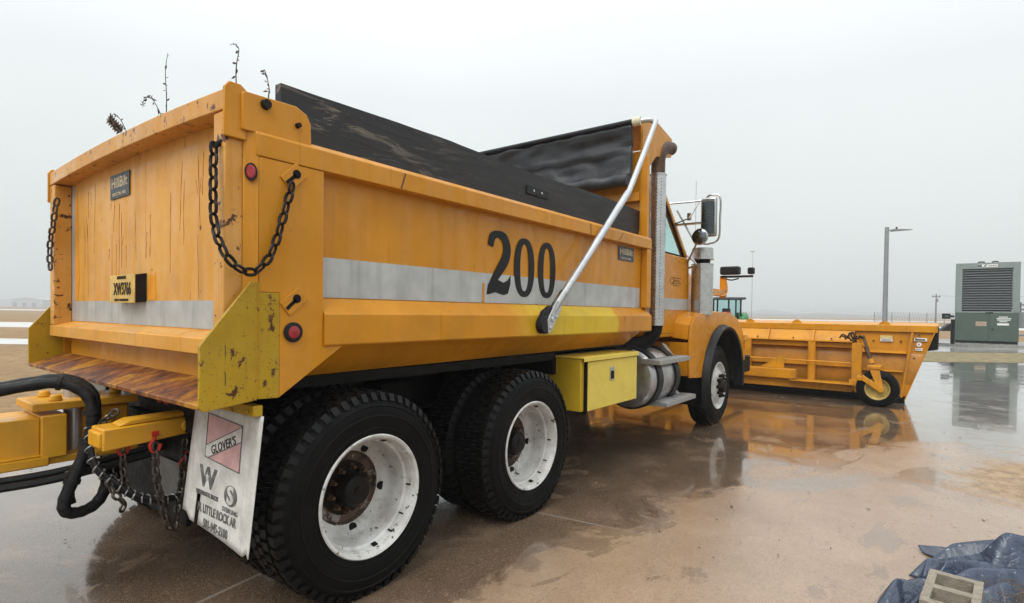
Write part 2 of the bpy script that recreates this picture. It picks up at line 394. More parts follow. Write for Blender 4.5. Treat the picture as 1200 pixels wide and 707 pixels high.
def chain_mb(mb, pts, link=.07, wire=.009, width=.032):
    P = [Vector(p) for p in pts]; Q = []
    for i in range(len(P)-1):
        a = P[max(0, i-1)]; b = P[i]; c_ = P[i+1]; d = P[min(len(P)-1, i+2)]
        for k in range(20):
            t = k/20; Q.append(.5*((2*b)+(-a+c_)*t+(2*a-5*b+4*c_-d)*t*t+(-a+3*b-3*c_+d)*t**3))
    Q.append(P[-1]); step = link-2.1*wire
    out_ = [Q[0]]; acc = 0
    for i in range(1, len(Q)):
        seg = (Q[i]-Q[i-1]).length; pos = 0
        while acc+seg-pos >= step:
            pos += step-acc; acc = 0; out_.append(Q[i-1].lerp(Q[i], pos/seg))
        acc += seg-pos
    ref = Vector((.3, .7, .2)).normalized()
    for i in range(len(out_)-1):
        c_ = (out_[i]+out_[i+1])/2; d = (out_[i+1]-out_[i]).normalized()
        s1 = d.cross(ref).normalized(); s2 = d.cross(s1)
        u = (s1+s2).normalized() if i % 2 else (s1-s2).normalized()
        hl = link/2-wire; hw = width/2; pp = []
        for k in range(12):
            t = 2*math.pi*k/12; cc, ss = math.cos(t), math.sin(t)
            x = (hl-hw)*(1 if cc > 0 else -1)*(min(1, abs(cc)*3))+hw*cc
            pp.append(c_+d*x+u*hw*ss)
        w = d.cross(u); vs = []; n = 6
        for k in range(12):
            tn = (pp[(k+1) % 12]-pp[k-1]).normalized(); a = w; b = tn.cross(w)
            vs += [pp[k]+(a*math.cos(2*math.pi*j/n)+b*math.sin(2*math.pi*j/n))*wire for j in range(n)]
        mb.add(vs, [(k*n+j, k*n+(j+1) % n, ((k+1) % 12)*n+(j+1) % n, ((k+1) % 12)*n+j) for k in range(12) for j in range(n)])
    return mb

# ------------------------------------------------------------------ ground, apron, far land
def YD(d, l, z=0):      # yard frame: d metres deep along the view heading, l metres to its right
    return Vector((CAM.x+d*math.cos(YAW)+l*math.sin(YAW), CAM.y+d*math.sin(YAW)-l*math.cos(YAW), z))
def sheet(name, pts, z, mat):
    mb = MB(); mb.add([(p[0], p[1], z) for p in pts], [tuple(range(len(pts)))])
    return tag(mb.build(name, mat, smooth=0), kind='structure')
g = G('brown_winter_field')
w = g.co('World')
n1 = g.noise(.35, 8, w, .7); n2 = g.noise(3.5, 7, w, .7); n3 = g.noise(40, 5, w, .7)
c = g.mix(g.rng(n1, .35, .65), (.22, .14, .07), (.33, .22, .12))
c = g.mix(g.rng(n2, .45, .7), c, (.15, .10, .055)); c = g.mix(g.rng(n3, .5, .75), c, (.40, .30, .18))
g.b.inputs['Specular IOR Level'].default_value = .08; g.col(c); g.set('Roughness', .95); g.bump(g.mth('ADD', n2, g.mth('MULTIPLY', n3, .3)), .6, .06); FIELD = g.m
G0 = 4200
mb = MB(); mb.add([YD(-60, -G0), YD(-60, G0), YD(5200, G0), YD(5200, -G0)], [(0, 1, 2, 3)])
ground = tag(mb.build('ground', FIELD, smooth=0), kind='structure')

g = G('wet_silty_concrete')
w = g.co('World'); X, Y, Z = g.sep(w)
# silt cover: thick near right; its edge paints in the truck's dark reflection
n_big = g.noise(.55, 5, w, .6, .6); n_mid = g.noise(2.3, 6, w, .62, .3); n_fine = g.noise(46, 5, w, .7); n_grit = g.noise(210, 3, w, .6)
def ell(cx, cy, rx, ry, rot=0):
    a = g.mth('SUBTRACT', X, cx); b = g.mth('SUBTRACT', Y, cy)
    co_, si = math.cos(rot), math.sin(rot)
    u = g.mth('ADD', g.mth('MULTIPLY', a, co_/rx), g.mth('MULTIPLY', b, si/rx))
    v = g.mth('ADD', g.mth('MULTIPLY', a, -si/ry), g.mth('MULTIPLY', b, co_/ry))
    return g.mth('SQRT', g.mth('ADD', g.mth('POWER', u, 2), g.mth('POWER', v, 2)))
e1 = ell(2.2, -3.25, 4.3, 1.45, R(-12))
silt = g.rng(g.mth('ADD', e1, g.mth('MULTIPLY', g.mth('SUBTRACT', g.noise(.8, 8, w, .66, .8), .5), 1.5)), .86, 1.02, 1, 0, smooth=True)
e2 = ell(4.9, -4.3, 1.3, .75, R(-25))
mud = g.rng(g.mth('ADD', e2, g.mth('MULTIPLY', g.mth('SUBTRACT', n_mid, .5), 1.6)), .6, 1.0, 1, 0, smooth=True)
spots = g.rng(n_mid, .54, .66)
silt = g.mth('MAXIMUM', silt, g.mth('MULTIPLY', spots, .30))
isl = g.mth('MULTIPLY', g.rng(g.noise(1.15, 7, w, .6, .9), .60, .62), .62); silt = g.mth('MAXIMUM', silt, isl)
wash = g.rng(g.noise(1.0, 7, g.co('World', (.8, 1.6, 1), (0, 0, .9)), .62, 1.0), .575, .60); silt = g.mth('MULTIPLY', silt, g.mth('SUBTRACT', 1, g.mth('MULTIPLY', wash, .55)))
c = g.mix(g.rng(n_mid, .35, .7), (.085, .056, .036), (.145, .10, .068))         # wet concrete stained brown; beside the truck it stands in for the reflection
sky_pale = g.rng(ell(17, -4.5, 9, 5), .7, 1.1, 1, 0, smooth=True)
c = g.mix(sky_pale, c, (.20, .195, .185))  # far ground's pale sky reflection put into the base colour
c = g.mix(silt, c, g.mix(g.rng(g.noise(1.6, 7, w, .7, .4), .35, .68), (.345, .24, .16), (.25, .162, .102)))
c = g.mix(g.mth('MULTIPLY', mud, .85), c, g.mix(g.rng(g.noise(9, 7, w, .7, .5), .42, .6), (.36, .24, .125), (.19, .115, .055)))
bluish = g.rng(g.mth('ADD', ell(3.6, -2.7, .75, .22, R(-35)), g.mth('MULTIPLY', g.mth('SUBTRACT', n_mid, .5), .9)), .5, 1.1, .6, 0, smooth=True)
c = g.mix(bluish, c, (.21, .21, .195))
c = g.mix(g.rng(n_fine, .50, .72, 0, .42), c, (.12, .07, .042))
c = g.mix(g.rng(n_grit, .55, .70, 0, .6), c, (.55, .40, .29))
c = g.mix(g.rng(n_grit, .46, .34, 0, .5), c, (.12, .072, .042))
n_sp = g.noise(85, 3, w, .6); c = g.mix(g.rng(n_sp, .60, .68, 0, .5), c, (.11, .068, .042)); c = g.mix(g.rng(n_sp, .40, .32, 0, .35), c, (.50, .38, .28))
# slab joints (6 m grid in the yard's own direction)
wr = g.co('World', (1, 1, 1), (0, 0, -R(9)))
JX, JY, _ = g.sep(wr)
def joint(v, off):
    m_ = g.mth('ABSOLUTE', g.mth('SUBTRACT', g.mth('FRACT', g.mth('DIVIDE', g.mth('ADD', v, off), 5.2)), .5))
    return g.rng(m_, .0009, .0028, 1, 0)
jt = g.mth('MAXIMUM', joint(JX, 1.35), joint(JY, 3.15))
c = g.mix(g.mth('MULTIPLY', jt, g.rng(silt, 0, .8, .7, .06)), c, (.30, .27, .235))
g.col(c)
film = g.rng(g.noise(.9, 6, w, .6, .5), .34, .60, 0, 1, smooth=True)      # where water stands
rgh = g.mth('ADD', g.mth('MULTIPLY', film, -.11), .19)
rgh = g.mth('ADD', rgh, g.mth('MULTIPLY', silt, .13)); rgh = g.mth('ADD', rgh, g.mth('MULTIPLY', mud, .3))
rgh = g.mth('ADD', rgh, g.mth('MULTIPLY', g.rng(n_fine, .4, .8), .08))
g.set('Roughness', g.mth('MAXIMUM', g.mth('SUBTRACT', rgh, g.mth('MULTIPLY', sky_pale, .04)), .03)); g.set('IOR', 1.42)
g.set('Coat Weight', g.mth('MULTIPLY', g.rng(silt, 0, 1, 1.0, .7), g.rng(mud, 0, 1, 1, .05))); g.set('Coat Roughness', g.rng(g.mth('ADD', n_mid, g.mth('MULTIPLY', silt, .4)), .4, 1.0, .015, .22)); g.set('Coat IOR', 1.33)
hgt = g.mth('ADD', g.mth('ADD', g.mth('MULTIPLY', g.noise(7, 4, g.co('World', (1, 2.2, 1), (0, 0, -.65)), .6), .05), g.mth('MULTIPLY', n_mid, .10)), g.mth('MULTIPLY', n_fine, g.rng(silt, 0, 1, .015, .14)))
hgt = g.mth('ADD', hgt, g.mth('MULTIPLY', g.mth('MULTIPLY', mud, g.noise(16, 5, w, .7)), .35))
g.bump(hgt, .35, .05)
WET = g.m
apron_edge = [YD(-7, -2), (-4.4, -14, 0), (-9.2, 10.8, 0), (.23, 5.85, 0), (1.04, 7.63, 0), (3.4, 8.4, 0)]
sheet('concrete_yard', [(-12, -16), (-12, 7.3), (.1, 6.0), (.9, 7.3), (1.8, 8.3), (6, 8.6), (15, 2.2), YD(17.6, 10.5), YD(17.6, 26), (4, -24)], .004, WET)
M['pale'] = simple('pale_far_concrete', (.50, .49, .46), .55, 0, .12, .4, .1, world=True)
M['wetroad'] = simple('wet_grey_service_road', (.27, .26, .25), .14, 0, .3, .8, .05, world=True)
sheet('service_road', [YD(22.8, 8), YD(22.8, 60), YD(33, 64), YD(33, 8)], .012, M['wetroad'])
sheet('grass_verge', [YD(17.7, 10), YD(17.7, 60), YD(22.7, 60), YD(22.7, 10)], .008, simple('wet_verge_grass', (.19, .15, .075), .9, 0, .45, 3.0, .6, bscale=30, world=True))
sheet('taxiway', [YD(20.2, -60), YD(20.2, -12), YD(23.6, -11), YD(23.6, -60)], .008, M['pale'])
sheet('far_taxiway', [YD(36, -140), YD(36, 8), YD(47, 12), YD(47, -140)], .008, M['pale'])
sheet('far_runway', [YD(66, 2), YD(66, 160), YD(84, 160), YD(84, 2)], .008, M['pale'])
sheet('runway', [YD(160, -500), YD(160, 400), YD(210, 400), YD(210, -500)], .016, M['pale'])
def hill(name, d, l0, l1, h, seed, depth=500):
    n = 60; mb = MB(); vs = []
    for k in range(3):
        for i in range(n+1):
            l = l0+(l1-l0)*i/n; e = min(1, 6*min(i, n-i)/n)
            z = (0, 1, .1)[k]*h*e*(.35+.9*abs(noise.noise(Vector((i*.11+seed, k*.4, seed)))))
            vs.append(YD(d+k*depth/2, l, z-.5*(k != 1)))
    fs = [(k*(n+1)+i, k*(n+1)+i+1, (k+1)*(n+1)+i+1, (k+1)*(n+1)+i) for k in range(2) for i in range(n)]
    mb.add(vs, fs); return tag(mb.build(name, M['hillmat']), kind='structure')
hill('hills', 900, -1300, -500, 26, 2.2)
hill('distant_hills', 2200, -2600, -600, 48, 5.1, 900)
hill('ridge', 1500, -450, 1900, 42, 9.3, 700)
hill('low_ridge', 700, 60, 1100, 9, 14.1, 300)

# ------------------------------------------------------------------ THE DUMP TRUCK
truck = thing('dump_truck', (0, 0, 0), 'yellow ten-wheel dump truck with the number 200 on its side', 'truck')
T = truck
def tp(mb, name, mats, parent=T, **k): return mb.build(name, mats, parent, **k)

# --- dump body sides (right y=-1, left y=+1)
for s in (-1, 1):
    mb = MB(); mb.box(-.30, 3.30, s*1.165, s*1.125, 1.40, 2.05)
    side = tp(mb, 'body_side', M['orange'], bevel=.003)
    mb = MB(); mb.prism([(s*1.06, 2.045), (s*1.235, 2.045), (s*1.235, 2.135), (s*1.215, 2.157), (s*1.06, 2.157)], 'x', -.60, 3.335)
    tp(mb, 'top_rail', M['orange'], bevel=.004)
    mb = MB(); mb.prism([(s*1.13, 1.475), (s*1.17, 1.472), (s*1.245, 1.40), (s*1.245, 1.262), (s*1.235, 1.252), (s*1.13, 1.252)], 'x', -.283, 3.335)
    tp(mb, 'lower_rail', M['rail'], bevel=.003)
    mb = MB(); mb.box(3.24, 3.335, s*1.232, s*1.168, 1.478, 2.043)
    tp(mb, 'front_post', M['orange'], bevel=.004)
    # rear corner post: side plate, chamfer and rear return, lemon patch at the bottom
    mb = MB()
    y = s*1.232
    mb.prism([(-.587, 1.49), (-.495, 1.49), (-.495, 1.046), (-.177, 1.254), (-.286, 1.2535), (-.286, 2.043), (-.587, 2.043)], 'y', y, s*1.17)
    tp(mb, 'corner_post', M['orange'], bevel=.003)
    mb = MB(); mb.prism([(-.587, 1.049), (-.4955, 1.045), (-.4955, 1.489), (-.587, 1.489)], 'y', y, s*1.17)
    tp(mb, 'post_foot', M['lemon'], bevel=.002)
    mb = MB(); mb.prism([(-.589, s*1.233), (-.638, s*1.2015), (-.638, s*1.1955), (-.585, s*1.1955)], 'z', 1.05, 2.145)
    tp(mb, 'post_return', M['orange'], bevel=.003)
    # gusset plate
    mb = MB(); mb.prism([(-.589, 1.045), (-.80, 1.022), (-.815, 1.04), (-.815, 1.275), (-.62, 1.53), (-.589, 1.535)], 'y', s*1.229, s*1.212)
    tp(mb, 'gusset_plate', M['lemon'], bevel=.003)
    # weld seam
    mb = MB()
    for k in range(46):
        z = 1.055+k*.0104; mb.box(-.594, -.583, s*1.2335, s*1.2285, z, z+.0075+.002*random.random())
    tp(mb, 'weld_seam', M['lemon'])
    # upper ear with rounded corners and bolts
    mb = MB(); mb.prism([(-.655, 2.138), (-.655, 2.285), (-.64, 2.293), (-.42, 2.297), (-.37, 2.275), (-.35, 2.24), (-.345, 2.138)], 'y', s*1.225, s*1.208)
    ear = tp(mb, 'hinge_ear', M['orange'], bevel=.004)
    mb = MB()
    for (x, z, r) in ((-.56, 2.262, .022), (-.415, 2.215, .012)):
        mb.cyl((x, s*1.224, z), (x, s*1.245, z), r, r*.85, 12)
    build_each(mb, 'hinge_bolt', M['chaindark'], ear)
    # tape
    mb = MB(); mb.box(-.245, 3.215, s*1.1685, s*1.1665, 1.478, 1.665)
    tp(mb, 'reflective_stripe', M['tape'])
    # side under-skirt (slopes in)
    mb = MB(); mb.hexa([(-.25, s*1.19, 1.25), (3.2, s*1.19, 1.25), (3.2, s*1.02, 1.12), (-.25, s*1.02, 1.10)],
                       [(-.25, s*1.17, 1.25), (3.2, s*1.17, 1.25), (3.2, s*.99, 1.12), (-.25, s*.99, 1.10)])
    tp(mb, 'under_skirt', M['orange'])
    # plank
    mb = MB(); n = 40
    for k in range(n):
        x0, x1 = -.43+3.92*k/n, -.43+3.92*(k+1)/n
        f = lambda x: 2.428+.008*math.sin(x*3.1)+.006*noise.noise(Vector((x*4, s, 0)))
        mb.add([(x0, s*1.115, 2.1), (x1, s*1.115, 2.1), (x1, s*1.115, f(x1)), (x0, s*1.115, f(x0)), (x0, s*1.07, 2.1), (x1, s*1.07, 2.1), (x1, s*1.07, f(x1)), (x0, s*1.07, f(x0))],
               [(0, 1, 2, 3), (7, 6, 5, 4), (3, 2, 6, 7)]+([(0, 3, 7, 4)] if k == 0 else [])+([(1, 5, 6, 2)] if k == n-1 else []))
    bd = tp(mb, 'side_board', M['board'], smooth=20)
    mb = MB(); mb.box(1.42, 1.70, s*1.118, s*1.124, 2.262, 2.325)
    bp = tp(mb, 'board_plate', M['black'], bd, bevel=.003)
    mb = MB()
    for x in (1.5, 1.6): mb.cyl((x, s*1.124, 2.293), (x, s*1.130, 2.293), .009, n=8)
    build_each(mb, 'bolt', M['alu'], bp)
# interior floor + front wall of the dump body
mb = MB(); mb.box(-.58, 3.3, -1.12, 1.12, 1.22, 1.26)
tp(mb, 'body_floor', M['rustmetal'])
mb = MB(); mb.box(-.2, 3.2, -1.0, 1.0, 1.10, 1.215)
tp(mb, 'body_underframe', M['dark'])
mb = MB(); mb.box(3.34, 3.40, -1.13, 1.13, 1.25, 3.02)
mb.box(3.27, 3.34, -1.12, 1.12, 2.52, 2.60); mb.box(3.29, 3.34, -1.13, 1.13, 2.16, 2.22); mb.box(3.29, 3.34, -1.20, -1.135, 1.25, 2.95); mb.box(3.29, 3.34, 1.135, 1.2, 1.25, 2.95)
tp(mb, 'headboard', M['orange'], bevel=.004)
for s in (-1, 1):   # cab shield side cheeks
    mb = MB(); mb.prism([(3.30, 2.16), (3.42, 2.16), (3.43, 2.85), (3.62, 3.02), (4.02, 3.10), (4.04, 3.30), (3.66, 3.37), (3.44, 3.34), (3.30, 3.28)], 'y', s*1.14, s*1.115)
    ck = tp(mb, 'shield_cheek', M['orange'], bevel=.004)
    mb = MB()
    for k in range(7): mb.cyl((3.36, s*1.141, 2.3+k*.09), (3.36, s*1.149, 2.3+k*.09), .007, n=8)
    build_each(mb, 'rivet', M['rustmetal'], ck)
mb = MB(); mb.hexa([(3.44, -1.113, 3.31), (3.44, 1.113, 3.31), (3.44, 1.113, 3.345), (3.44, -1.113, 3.345)],
                   [(4.03, -1.113, 3.24), (4.03, 1.113, 3.24), (4.03, 1.113, 3.28), (4.03, -1.113, 3.28)])
tp(mb, 'cab_shield', M['orange'], bevel=.004)
# tarp: roller along the top, hanging sheet, gathered roll beneath
mb = MB(); nu, nv = 60, 16; vs = []
for j in range(nv+1):
    for i in range(nu+1):
        y = -1.09+2.18*i/nu; v = j/nv
        z = 3.235-.50*v+.012*math.sin(i*.5)*v
        x = 3.17-.02*v+.03*math.sin(v*3.14)+.022*noise.noise(Vector((i*.16, j*.35, 1)))+.03*v*noise.noise(Vector((i*.09, 4, j*.1)))
        if j == 8: x -= .014
        vs.append((x, y, z))
mb.add(vs, [(j*(nu+1)+i, j*(nu+1)+i+1, (j+1)*(nu+1)+i+1, (j+1)*(nu+1)+i) for j in range(nv) for i in range(nu)])
o = tp(mb, 'load_tarp', M['tarp'], smooth=60); sm = o.modifiers.new('thick', 'SOLIDIFY'); sm.thickness = .012
TP = o
mb = MB(); mb.tube([(3.13+.012*math.sin(k*1.7), -1.08+2.16*k/16, 2.70+.008*math.sin(k*2.3)) for k in range(17)], .062, 16, 4, rf=lambda t: 1+.09*math.sin(t*46))
tp(mb, 'tarp_roll', simple('grey_vinyl', (.035, .038, .042), .4, 0, .3, 8, .5, bscale=16), TP)
mb = MB(); mb.cyl((3.17, -1.12, 3.255), (3.17, 1.12, 3.255), .03, n=16); tp(mb, 'tarp_roller', M['black'], TP)
# tarp arm (aluminium) with elbow and cast pivot
for s in (-1, 1):
    mb = MB(); mb.tube([(1.50, s*1.275, 1.40), (2.0, s*1.277, 1.845), (2.70, s*1.28, 2.475)], .029, 14, 1)
    mb.tube([(2.68, s*1.28, 2.455), (2.75, s*1.28, 2.53), (3.24, s*1.275, 3.20), (3.27, s*1.26, 3.25), (3.24, s*1.22, 3.27), (3.19, s*1.12, 3.257)], .025, 14, 5)
    arm = tp(mb, 'tarp_arm', M['alu'])
    mb = MB(); mb.cyl((3.185, s*1.165, 3.257), (3.172, s*1.09, 3.255), .042, n=16); tp(mb, 'arm_roller', M['nylon'], arm)
    mb = MB(); mb.tube([(1.53, s*1.275, 1.43), (1.68, s*1.276, 1.565)], .031, 12, 1); tp(mb, 'arm_collar', M['chrome'], arm)
    mb = MB(); mb.cyl((1.43, s*1.246, 1.335), (1.43, s*1.30, 1.335), .062, n=24); mb.prism([(1.375, 1.35), (1.41, 1.28), (1.50, 1.34), (1.56, 1.44), (1.50, 1.47), (1.42, 1.43)], 'y', s*1.25, s*1.29)
    pv = tp(mb, 'arm_pivot', M['black'], bevel=.006)
    mb = MB(); mb.prism([(1.45, 1.27), (1.49, 1.29), (1.62, 1.455), (1.60, 1.50), (1.55, 1.505), (1.44, 1.37)], 'y', s*1.292, s*1.302)
    for (x, z, r) in ((1.475, 1.315, .014), (1.55, 1.39, .012), (1.50, 1.375, .02)): mb.cyl((x, s*1.3, z), (x, s*1.312, z), r, n=10)
    tp(mb, 'pivot_plate', M['alu'], pv, bevel=.003)

mb = MB()
for x, dx in ((.16, .03), (2.14, -.01), (2.62, .10)): mb.hexa([(x, -1.2352, 2.05), (x+.008, -1.2352, 2.05), (x+.008, -1.2365, 2.05), (x, -1.2365, 2.05)], [(x+dx, -1.2352, 2.132), (x+dx+.008, -1.2352, 2.132), (x+dx+.008, -1.2365, 2.132), (x+dx, -1.2365, 2.132)])
build_each(mb, 'rail_joint', M['rustmetal'], T, smooth=0)
# --- tailgate
def gz(y): return .030*(1-(y/1.2)**2)
mb = MB(); mb.box(-.615, -.597, -1.16, 1.16, 1.25, 2.27)
gate = tp(mb, 'tailgate', M['gate'])
mb = MB(); n = 24
ys = [-1.195+2.39*k/n for k in range(n+1)]
for k in range(n):
    a, b = ys[k], ys[k+1]
    def q(y): return [(-.712, y, 2.207+gz(y)), (-.712, y, 2.288+gz(y)), (-.60, y, 2.288+gz(y)), (-.60, y, 2.207+gz(y))]
    vs = q(a)+q(b); fs = [(0, 1, 5, 4), (1, 2, 6, 5), (2, 3, 7, 6), (3, 0, 4, 7)]
    if k == 0: fs.append((0, 3, 2, 1))
    if k == n-1: fs.append((4, 5, 6, 7))
    mb.add(vs, fs)
tp(mb, 'gate_top_rail', M['gateframe'], gate, bevel=.004)
for s in (-1, 1):
    mb = MB(); mb.box(-.710, -.616, s*1.193, s*1.10, 1.297, 2.205)
    tp(mb, 'gate_side_rail', M['gateframe'], gate, bevel=.006)
    mb = MB(); mb.prism([(-.72, 2.10), (-.72, 2.29), (-.70, 2.318), (-.655, 2.318), (-.63, 2.30), (-.63, 2.10)], 'y', s*1.212, s*1.196)
    tp(mb, 'gate_ear', M['orange'], gate, bevel=.004)
mb = MB(); mb.prism([(-.712, 1.226), (-.60, 1.226), (-.60, 1.325), (-.712, 1.294)], 'y', -1.195, 1.195)
tp(mb, 'gate_bottom_rail', M['gate'], gate, bevel=.004)
mb = MB(); mb.box(-.6175, -.6155, -1.098, 1.098, 1.327, 1.455)
mb.box(-.6175, -.6155, 1.03, 1.098, 1.456, 2.205); mb.box(-.6175, -.6155, -1.098, -.985, 1.456, 2.205)
tp(mb, 'gate_tape', M['tape'], gate)
# fresh orange repaint drips + scrapes on the panel
mb = MB()
mb.prism([(.965, 1.456), (1.03, 1.456), (1.03, 2.15), (.99, 2.15), (.975, 1.85), (.95, 1.6), (.97, 1.5)], 'x', -.6168, -.6155)
mb.prism([(-.17, 1.46), (-.27, 1.46), (-.265, 1.6), (-.19, 1.61)], 'x', -.6168, -.6155)
build_each(mb, 'touch_up_paint', paint('fresh_orange_touch_up', (.66, .27, .02), rust=.3), gate, smooth=0)
mb = MB()
random.seed(3)
for q in range(26):
    y = random.uniform(-.85, .85); z0 = random.uniform(1.75, 2.18); ln = random.uniform(.05, .34) if q % 4 else random.uniform(.3, .55)
    if -.18 < y < .24 and z0-ln < 1.62: ln = max(.04, z0-1.64)
    dr_ = random.uniform(-.03, .03)
    pts = [(-.6154, y+dr_*k/5+.006*noise.noise(Vector((k*.9, y*9, 0))), z0-ln*k/5) for k in range(6)]
    mb.tube(pts, random.uniform(.0006, .0015), 4, 2, rf=lambda t: .3+1.0*abs(math.sin(t*7+ln*9)))
build_each(mb, 'scratch', simple('rusty_scratch', (.24, .09, .025), .7), gate)
# badge + licence plate on its box
def badge(par, cx, cz, w_, h_, face):
    if face == 'rear':
        x = -.618; mb = MB(); mb.box(x-.004, x, cx-w_/2, cx+w_/2, cz-h_/2, cz+h_/2); b_ = mb.build('maker_badge', M['badge'], par)
        o_ = (x-.0048, cx, cz+h_*.12); o2 = (x-.0048, cx, cz-h_*.34); xd = (0, -1, 0)
    else:
        y = -1.168; mb = MB(); mb.box(cx-w_/2, cx+w_/2, y-.004, y, cz-h_/2, cz+h_/2); b_ = mb.build('maker_badge', M['badge'], par)
        o_ = (cx, y-.0048, cz+h_*.12); o2 = (cx, y-.0048, cz-h_*.34); xd = (1, 0, 0)
    text('badge_lettering', 'HillBilt', h_*.62, M['badgetext'], b_, o_, xd, (0, 0, 1), offset=.001, sx=w_/h_*.50)
    text('badge_small_print', 'BENTON, ARK.', h_*.2, M['badgetext'], b_, o2, xd, (0, 0, 1), sx=1.2)
badge(gate, .225, 2.105, .29, .135, 'rear')
badge(T, 2.91, 1.965, .31, .125, 'side')
mb = MB(); mb.hexa([(-.665, .205, 1.446), (-.665, -.143, 1.446), (-.665, -.143, 1.588), (-.665, .205, 1.588)], [(-.617, .19, 1.45), (-.617, -.15, 1.45), (-.617, -.15, 1.60), (-.617, .19, 1.60)])
lb = tp(mb, 'plate_box', M['black'], gate)
mb = MB(); mb.box(-.672, -.6665, -.148, .210, 1.443, 1.592)
pl = tp(mb, 'licence_plate', M['plate'], gate, bevel=.002)
text('plate_number', 'XW3766', .092, M['platetext'], pl, (-.6735, .02, 1.515), (0, -1, 0), (0, 0, 1), offset=.0015, sx=.72)
text('plate_header', 'ARKANSAS', .024, M['platetext'], pl, (-.6735, .03, 1.577), (0, -1, 0), (0, 0, 1), sx=1.1)
text('plate_footer', 'LOCAL GOVERNMENT', .018, M['platetext'], pl, (-.6735, .03, 1.458), (0, -1, 0), (0, 0, 1), sx=1.1)
# apron + rear sill
mb = MB(); mb.box(-.62, -.58, -1.10, 1.10, 1.10, 1.224); tp(mb, 'rear_sill', M['orange'], bevel=.003)
mb = MB(); mb.hexa([(-.600, -1.211, 1.115), (-.815, -1.211, 1.050), (-.815, -1.211, 1.030), (-.600, -1.211, 1.095)], [(-.600, 1.211, 1.115), (-.815, 1.211, 1.050), (-.815, 1.211, 1.030), (-.600, 1.211, 1.095)])
tp(mb, 'spill_apron', M['apron'], bevel=.003)
# gate chains
mb = chain_mb(MB(), [(-.735, -1.16, 2.075), (-.748, -1.185, 1.90), (-.75, -1.20, 1.75), (-.748, -1.272, 1.638), (-.705, -1.28, 1.585), (-.654, -1.272, 1.562), (-.602, -1.268, 1.583), (-.548, -1.266, 1.657), (-.50, -1.262, 1.803), (-.455, -1.255, 1.95), (-.44, -1.235, 1.99)], .062, .0066, .030)
mb.cyl((-.735, -1.16, 2.06), (-.70, -1.16, 2.09), .012, n=8)
tp(mb, 'gate_chain', M['chaindark'])
mb = chain_mb(MB(), [(-.72, .98, 2.10), (-.73, .99, 2.04), (-.73, 1.03, 1.95), (-.73, 1.11, 1.80), (-.73, 1.09, 1.62)], .062, .0066, .030)
tp(mb, 'gate_chain', M['chain'])
mb = chain_mb(MB(), [(-.635, -1.222, 1.88), (-.636, -1.222, 1.70)], .05, .006, .026)
# keyhole diamonds, lights
for (x, z, a, b, rot) in ((-.437, 1.99, .052, .036, 45), (-.433, 1.455, .055, .036, 40)):
    co_, si = math.cos(R(rot)), math.sin(R(rot))
    mb = MB(); mb.prism([(x+u*co_-v*si, z+u*si+v*co_) for u, v in ((-a, -b), (a, -b), (a, b), (-a, b))], 'y', -1.240, -1.2325)
    kp = tp(mb, 'chain_keyhole', M['orange'], bevel=.002)
    mb = MB(); mb.cyl((x+.012, -1.2402, z+.012), (x+.012, -1.2425, z+.012), .019, n=16); mb.prism([(x-.04, z-.028), (x-.03, z-.038), (x+.012, z), (x+.002, z+.012)], 'y', -1.2425, -1.2402)
    tp(mb, 'slot', M['void'], kp)
for s in (-1, 1):
    mb = MB(); mb.lathe([(0, .0), (.034, .0), (.043, .004), (.043, .012), (.036, .014), (.034, .006), (0, .007)], (-.436, s*1.2325 if s > 0 else -1.2465, 1.322), 'y', 28)
    lt = tp(mb, 'marker_lamp', M['black'])
    mb = MB(); mb.lathe([(0, 0), (.018, .001), (.031, .004), (.033, .010)], (-.436, s*1.2475 if s > 0 else -1.2495, 1.322), 'y', 24)
    mb.cyl((-.436, s*1.249, 1.322), (-.436, s*1.252, 1.322), .006, n=8)
    tp(mb, 'red_lens', M['red'], lt)
    # oval lamp on the chamfer
    d = Vector((-.051, s*-.043, 0)).normalized() if False else Vector((-.051, -.043*-s*-1, 0)).normalized()
    nrm = Vector((-.541, s*.841, 0)); tn = Vector((-.841, -s*.541, 0)); cc = Vector((-.6135, s*1.2170, 1.975))+nrm*.004
    mb = MB(); vs1 = [cc+tn*.024*math.cos(t)+Vector((0, 0, 1))*.036*math.sin(t) for t in [2*math.pi*k/24 for k in range(24)]]
    vs2 = [p+nrm*.008 for p in vs1]; mb.add(vs1+vs2, [tuple(range(24)), tuple(range(47, 23, -1))]+[(k, (k+1) % 24, (k+1) % 24+24, k+24) for k in range(24)])
    lt = tp(mb, 'marker_lamp', M['black'])
    mb = MB(); vs1 = [cc+nrm*.008+tn*.018*math.cos(t)+Vector((0, 0, 1))*.028*math.sin(t) for t in [2*math.pi*k/24 for k in range(24)]]
    vs2 = [cc+nrm*.013+tn*.014*math.cos(t)+Vector((0, 0, 1))*.023*math.sin(t) for t in [2*math.pi*k/24 for k in range(24)]]
    mb.add(vs1+vs2, [tuple(range(24)), tuple(range(47, 23, -1))]+[(k, (k+1) % 24, (k+1) % 24+24, k+24) for k in range(24)])
    tp(mb, 'red_lens', M['red'], lt)
